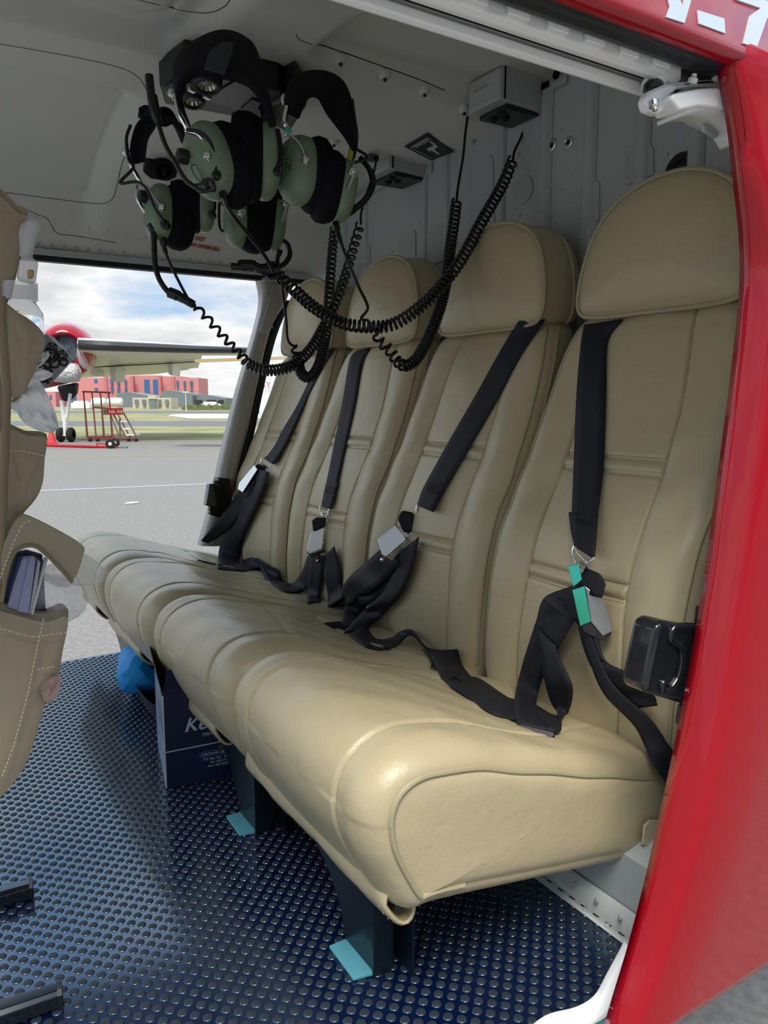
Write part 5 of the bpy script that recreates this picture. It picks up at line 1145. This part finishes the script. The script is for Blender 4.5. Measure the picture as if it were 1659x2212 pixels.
lt_ = MB(); c = onZ(284, 1087, ZG + .005); lt_.prism([c + V((a * .1, b_ * .08, 0)) for a, b_ in ((-1, -.3), (-.4, .6), (.3, 1), (1, .3), (.8, -.7), (-.2, -1))], (0, 0, .012)); o = lt_.build('paper_scrap', M['paper']); tag(o, 'tiny scrap of white litter lying on the grey tarmac', 'litter')

BR = Matrix.Rotation(-AZ, 3, 'Z')
def gpt(px, d, z=0): """point at view distance d under picture column px"""; p = CAM + FWDH * d + RIGHT * ((px - 829.5) / F * d * 1.0); return V((p.x, p.y, z))
def zat(py, d): """height seen at picture row py at distance d"""; dy = py - 1106; u = (F * SP + dy * CP) / (F * CP - dy * SP); return CH - u * d
def bg(mb, x0, x1, yt, yb, d, dep, zb=None):
    a = gpt(x0, d); b_ = gpt(x1, d); c = (a + b_) / 2; w_ = (b_ - a).length; z1 = zat(yt, d); z0 = zat(yb, d) if zb is None else zb
    mb.box(V((c.x, c.y, (z0 + z1) / 2)) + FWDH * dep / 2, (w_, dep, z1 - z0), BR); return mb
# pink hotel
DP = 260
pk = thing('apartment_block', 'long pink multi-storey building with blue windows beyond the airfield', 'building', gpt(300, DP, ZG))
for (x0, x1, yt, k) in ((100, 128, 846, 0), (165, 240, 816, 0), (238, 290, 812, 1), (290, 350, 811, 0), (350, 396, 813, 0), (380, 434, 816, 1)):
    mb = MB(); bg(mb, x0, x1, yt, 876, DP + (0 if k else 3), 14, ZG); mb.build('wall_block', M['pink'], pk, smooth=False)
for x0 in (232, 288, 347, 376):
    mb = MB(); bg(mb, x0, x0 + 7, 813, 876, DP - .6, 2, ZG); mb.build('wall_fin', M['pink2'], pk, smooth=False)
wins = [(212, 819, 6, 9), (212, 838, 6, 9), (246, 818, 5, 12), (246, 836, 5, 10), (260, 820, 5, 12), (260, 838, 5, 10), (276, 820, 4, 12), (276, 838, 4, 10), (318, 820, 11, 30), (337, 820, 10, 32), (387, 822, 4, 12), (387, 842, 4, 8), (402, 823, 4, 12), (402, 842, 4, 8), (416, 823, 5, 12), (416, 843, 5, 7), (163, 852, 8, 18), (115, 853, 3, 12)]
for (x, y, w2, h2) in wins:
    mb = MB(); bg(mb, x, x + w2, y, y + h2, DP - .8, .6); mb.build('window', M['glass'], pk, smooth=False)
hg = thing('hangar', 'low blue-grey hangar with sloping roofs in front of the pink building', 'building', gpt(380, 230, ZG))
for (x0, xm, x1, yt, ye) in ((258, 285, 330, 847, 855), (354, 372, 430, 843, 852), (420, 450, 490, 853, 860)):
    d = 228; mb = MB(); zt, ze = zat(yt, d), zat(ye, d); mb.prism([gpt(x0, d, ZG), gpt(x1, d, ZG), gpt(x1, d, ze), gpt(xm, d, zt), gpt(x0, d, zt - .3)], FWDH * 12); mb.build('bay', M['hangar'], hg, smooth=False)
for (x0, x1) in ((424, 440), (450, 470), (474, 486)):
    mb = MB(); bg(mb, x0, x1, 864, 876, 227.5, .5); mb.build('opening', M['aero_d'], hg, smooth=False)
so_ = thing('small_office', 'small cream single-storey building with four dark windows', 'building', gpt(333, 170, ZG))
mb = MB(); bg(mb, 292, 374, 859, 880, 170, 6, ZG); bg(mb, 325, 342, 854, 862, 169.5, 3); mb.build('wall_block', M['cream'], so_, smooth=False)
for x in (296, 312, 345, 361):
    mb = MB(); bg(mb, x, x + 7, 863, 874, 169.4, .4); mb.build('window', M['hangar'], so_, smooth=False)
mb = MB(); bg(mb, 327, 341, 864, 880, 168.9, .4, ZG); mb.build('door', M['hangar'], so_, smooth=False)
for (x0, x1, yt, yb, lab) in ((204, 236, 859, 879, 'left white storage tank lying behind the red steps'), (238, 271, 859, 878, 'right white storage tank lying behind the red steps')):
    d = 165; a = gpt(x0, d, zat((yt + yb) / 2, d)); b_ = gpt(x1, d, zat((yt + yb) / 2, d)); r_ = (zat(yt, d) - zat(yb, d)) / 2
    mb = MB(); mb.lathe(a, (b_ - a), [(.05, 0), (r_ * .8, r_ * .15), (r_, r_ * .5), (r_, (b_ - a).length - r_ * .5), (r_ * .8, (b_ - a).length - r_ * .15), (.05, (b_ - a).length)], 16)
    o = mb.build('storage_tank', M['white']); tag(o, lab, 'tank')
for (x0, x1, yt, yb, lab) in ((158, 200, 866, 880, 'low white parked vehicle beside the pink building'), (436, 476, 868, 878, 'white vehicle parked before the dark hangar openings')):
    mb = MB(); bg(mb, x0, x1, yt + 4, yb, 160, 2.5, ZG); bg(mb, x0 + 6, x1 - 8, yt, yb - 4, 160.2, 2); o = mb.build('parked_vehicle', M['white'], bevel=.3); tag(o, lab, 'vehicle')
mb = MB()
for k in range(26):
    x = 405 + k * 4.2; c = gpt(x, 150, zat(881, 150)); mb.lathe(c, (0, 0, 1), [(.1, -.9), (.8 + .3 * math.sin(k * 2.2), -.3), (.7, .2 + .2 * math.sin(k)), (.05, .6 + .25 * math.sin(k * 1.7))], 8)
bs = mb.build('bushes', M['bush']); tag(bs, 'row of low olive bushes along the far edge of the grass', 'bushes', kind='stuff')
mb = MB()
for k in range(60):
    x = 60 + k * 9; c = gpt(x, 330, zat(872, 330)); mb.lathe(c, (0, 0, 1), [(.1, -2), (2.2, -.6), (1.8, .3 + .5 * math.sin(k)), (.05, 1.2 + .6 * math.sin(k * 1.7))], 8)
bs = mb.build('treeline', M['bush']); tag(bs, 'thin dark tree line on the horizon', 'trees', kind='stuff')
# light mast
mb = MB(); mb.cyl(gpt(406, 120, ZG), gpt(406, 120, zat(846, 120)), .09, .05, 8); mb.box(gpt(406, 120, zat(847, 120)), (.8, .2, .2), BR); o = mb.build('light_mast', M['aero_w']); tag(o, 'pale thin light mast standing between the cream office and hangar', 'mast')

# parked turboprop
DA = 27
pl = thing('airplane', 'parked propeller airplane with red engine nacelle and pale wing', 'airplane', gpt(145, DA, ZG))
def ap(px, py, d): return gpt(px, d, zat(py, d))
c = ap(152, 756, DA); axn = (-FWDH * 1.0 + RIGHT * .28 + V((0, 0, -.03))).normalized()
mb = MB(); mb.lathe(c, axn, [(.001, -4.5), (.5, -3.6), (.92, -2.0), (.98, -.9), (.86, -.2), (.70, .05), (.60, .10), (.52, .02), (.50, -.4)], 40)
nac = mb.build('nacelle', M['red'], pl)
mb = MB(); mb.lathe(c + V((0, 0, 0)), axn, [(.52, -.25), (.3, -.2), (.001, -.2)], 30); mb.build('intake_cover', mat('dark plastic wrap', (.03, .035, .05), .2, vary=(3, (.16, .20, .26), .12)), nac)
mb = MB(); cc = ap(120, 812, DA + .6); mb.lathe(cc, (RIGHT * 1 + V((0, 0, .16))), [(.001, -2.2), (.35, -1.7), (.42, -.6), (.36, .5), (.22, 1.0), (.001, 1.15)], 28); mb.build('lower_cowl', M['red'], nac)
mb = MB(); mb.lathe(ap(150, 805, DA - .3), RIGHT, [(.001, -.55), (.30, -.4), (.36, 0), (.30, .45), (.001, .6)], 20); mb.build('chin_cover', mat('foil wrap', (.55, .56, .58), .3, bump=[(6, 1.0, .2)]), nac)
mb = MB(); A_ = [(182, 742), (190, 756), (198, 775), (205, 790)]; B_ = [(178, 765), (182, 785), (190, 795), (203, 800)]
rows = [[ap(a[0], a[1], DA - .2), ap((a[0] + b2[0]) / 2, (a[1] + b2[1]) / 2, DA - .35), ap(b2[0], b2[1], DA - .2)] for a, b2 in zip(A_, B_)]; mb.grid(rows); mb.build('plastic_cover', M['film'], nac, solid=.01)
# wing
wg = MB(); sec = []
for (x, yl, yu, yb_, d1, d2) in ((180, 742, 728, 816, 26, 33), (260, 746, 732, 812, 26.6, 33.5), (340, 750, 737, 808, 27.2, 34), (430, 754, 744, 796, 28, 34), (440, 755, 745, 768, 28, 32), (555, 757, 750, 768, 29, 31)):
    z_le = zat(yl, d1); zu = zat(yu, d1); zb_ = zat(yb_, d2)
    sec.append([gpt(x, d1, z_le), gpt(x + 2, d1 + .3, zu), gpt(x + 6, d1 + 2.5, zu + .05), gpt(x + 4, d2, zb_ + .06), gpt(x + 4, d2, zb_), gpt(x + 4, (d1 + d2) / 2 + .4, lerp(z_le, zb_, .5) - .02), gpt(x + 2, d1 + .5, z_le - .16)])
wg.grid(sec, closed_v=True); wing = wg.build('wing', M['aero_w'], pl, angle=30)
mb = MB(); rows = []
for (x, y0, y1, d) in ((182, 733, 754, 25.85), (260, 737, 757, 26.45), (340, 741, 759, 27.05), (430, 746, 761, 27.85), (555, 751, 762, 28.85)):
    rows.append([gpt(x, d + .25, zat(y0, d)), gpt(x, d, zat(y0 + 3, d)), gpt(x, d - .05, zat((y0 + y1) / 2, d)), gpt(x, d, zat(y1 - 2, d)), gpt(x, d + .25, zat(y1, d))])
mb.grid(rows); mb.build('leading_edge', M['aero_d'], wing, solid=.03)
for (x, y0, y1) in ((252, 790, 825), (375, 765, 812), (207, 770, 812)):
    mb = MB(); mb.prism([ap(x - 8, y0, 31), ap(x + 8, y0, 31), ap(x + 4, y1, 31), ap(x - 4, y1 - 4, 31)], FWDH * 1.2); mb.build('flap_fairing', M['aero_w'], wing, bevel=.03)
for (x0, x1, y0, y1) in ((212, 330, 792, 794), (330, 430, 786, 788)):
    mb = MB(); mb.prism([ap(x0, y0, 30.8), ap(x1, y0 - 6, 30.8), ap(x1, y1 - 6, 30.8), ap(x0, y1, 30.8)], FWDH * .1); mb.build('flap_gap', M['aero_d'], wing)
# landing gear
gg = MB(); d = DA + .2
gg.tube([ap(140, 865, d), ap(143, 910, d)], .07, 10); gg.tube([ap(160, 850, d), ap(148, 905, d)], .06, 10); gg.tube([ap(145, 900, d), ap(144, 942, d)], .08, 10); gg.tube([ap(134, 940, d), ap(156, 940, d)], .05, 8)
ge = gg.build('landing_gear', M['white'], pl)
mb = MB(); mb.prism([ap(130, 834, d), ap(172, 826, d), ap(168, 850, d), ap(150, 868, d), ap(138, 864, d)], FWDH * .4); mb.build('black_cover', M['seal'], pl, bevel=.08)
for x in (134, 156):
    c = ap(x, 939, d); rz = c.z - ZG; mb = MB(); mb.lathe(c - RIGHT * .10, RIGHT, [(.12, 0), (rz * .8, 0), (rz, .05), (rz, .15), (rz * .8, .2), (.12, .2)], 24); wh = mb.build('wheel', M['tyre'], ge)
# second aircraft: only blades and wing show
p2 = thing('parked_aircraft', 'second white aircraft, only blade and wing tip showing beside the post', 'aircraft', gpt(480, 22, ZG))
mb = MB(); mb.prism([ap(364, 899, 24), ap(378, 895, 24), ap(620, 895, 24), ap(620, 906, 24), ap(410, 906, 24)], FWDH * .8); mb.build('wing_tip', M['white'], p2, bevel=.03)
mb = MB(); mb.prism([ap(426, 778, 24), ap(430, 776, 24), ap(620, 770, 24), ap(620, 776, 24), ap(430, 783, 24)], FWDH * .12); bl = mb.build('rotor_blade', mat('tan blade', (.50, .38, .20), .5), p2)
mb = MB(); mb.prism([ap(412, 797, 26), ap(430, 795, 26), ap(620, 806, 26), ap(620, 809, 26), ap(430, 799, 26)], FWDH * .12); mb.build('rotor_blade', M['white'], p2)
mb = MB(); mb.prism([ap(560, 880, 23), ap(575, 800, 23), ap(640, 800, 23), ap(640, 950, 23), ap(568, 950, 23)], FWDH * .8); bd = mb.build('fuselage', M['white'], p2, bevel=.1)
text_obj('tail_letters', '5Y', .26, ap(568, 838, 22.9), RIGHT, (0, 0, 1), mat('faded pink ink', (.55, .22, .24), .6), bd)

# red maintenance steps
DS = 27.5
st = thing('maintenance_steps', 'red wheeled maintenance steps with ladder and sign board', 'steps', gpt(245, DS, ZG))
frm = MB()
def bar(a, b_, r=.03, dd=DS, d2=None): frm.tube([ap(a[0], a[1], dd), ap(b_[0], b_[1], d2 or dd)], r, 6)
for x in (188, 206, 224, 242): bar((x, 846), (x + 4, 948), .025)
bar((186, 846), (246, 848)); bar((192, 946), (298, 948)); bar((206, 880), (240, 882)); bar((190, 944), (250, 944), .025, DS + 1); 
for x in (188, 224, 242): bar((x, 848), (x + 2, 944), .02, DS + 1)
frm.build('railing', mat('rusty red paint', (.28, .05, .05), .6), st)
frm = MB(); bar((244, 884), (276, 948), .03); bar((268, 884), (299, 948), .03); bar((254, 884), (285, 948), .02, DS + .5); bar((262, 948), (262, 905)); bar((240, 886), (262, 948), .02)
frm.build('stringer', mat('rusty brown paint', (.20, .12, .10), .7), st)
for y in (912, 928, 941):
    t_ = (y - 884) / 64; mb = MB(); a = ap(244 + 32 * t_, y, DS); b_ = ap(268 + 31 * t_, y, DS); mb.prism([a, b_, b_ + FWDH * .5, a + FWDH * .5], (0, 0, .06)); mb.build('tread', M['aero_w'], st)
mb = MB(); mb.prism([ap(237, 882, DS - .1), ap(270, 881, DS - .1), ap(270, 896, DS - .1), ap(237, 896, DS - .1)], FWDH * .04); sg = mb.build('sign_board', M['ext_red'], st)
text_obj('white_writing', 'NK-947', .17, ap(240, 893, DS - .12), RIGHT, (0, 0, 1), M['ink'], sg, ext=.004)
mb = MB(); mb.prism([ap(228, 884, DS - .1), ap(236, 884, DS - .1), ap(236, 896, DS - .1), ap(228, 896, DS - .1)], FWDH * .04); mb.build('small_plate', M['bush'], st)
for x in (197, 213, 280, 296):
    c = ap(x, 951, DS); rz = max(.08, c.z - ZG); mb = MB(); mb.lathe(c - RIGHT * .04, RIGHT, [(.02, 0), (rz, 0), (rz, .08), (.02, .08)], 14); mb.build('wheel', M['tyre'], st)
# tow bar
tw = thing('tow_bar', 'long red aircraft tow bar with two small wheels on the tarmac', 'tow bar', gpt(200, 23, ZG))
frm = MB(); bar((98, 962), (238, 966), .045, 23.5); bar((238, 966), (262, 968), .04, 23.5); bar((210, 966), (211, 958), .02, 23.5); bar((211, 958), (230, 959), .02, 23.5); bar((230, 959), (232, 966), .02, 23.5); frm.build('shaft', M['ext_red'], tw)
frm = MB(); bar((262, 968), (276, 968), .07, 23.5); frm.build('tow_head', mat('grey green paint', (.10, .16, .16), .6), tw)
for x, dd in ((240, 23.3), (250, 24.0)):
    c = ap(x, 966, dd); rz = .14; c.z = ZG + rz; mb = MB(); mb.lathe(c, -FWDH, [(.06, -.04), (rz, -.04), (rz, .04), (.07, .05), (.065, .02), (.001, .02)], 20); mb.build('wheel', M['tyre'], tw); mb = MB(); mb.lathe(c, -FWDH, [(.06, .03), (.05, .05), (.001, .055)], 16); mb.build('hub', M['aero_w'], tw)
# cone
c = gpt(114, 26, ZG); mb = MB(); mb.box(c + V((0, 0, .02)), (.36, .36, .04)); mb.lathe(c, (0, 0, 1), [(.15, .04), (.05, .50), (.001, .51)], 20)
o = mb.build('traffic_cone', mat('faded red cone', (.65, .06, .07), .6)); tag(o, 'small red traffic cone standing by the airplane wheels', 'cone')
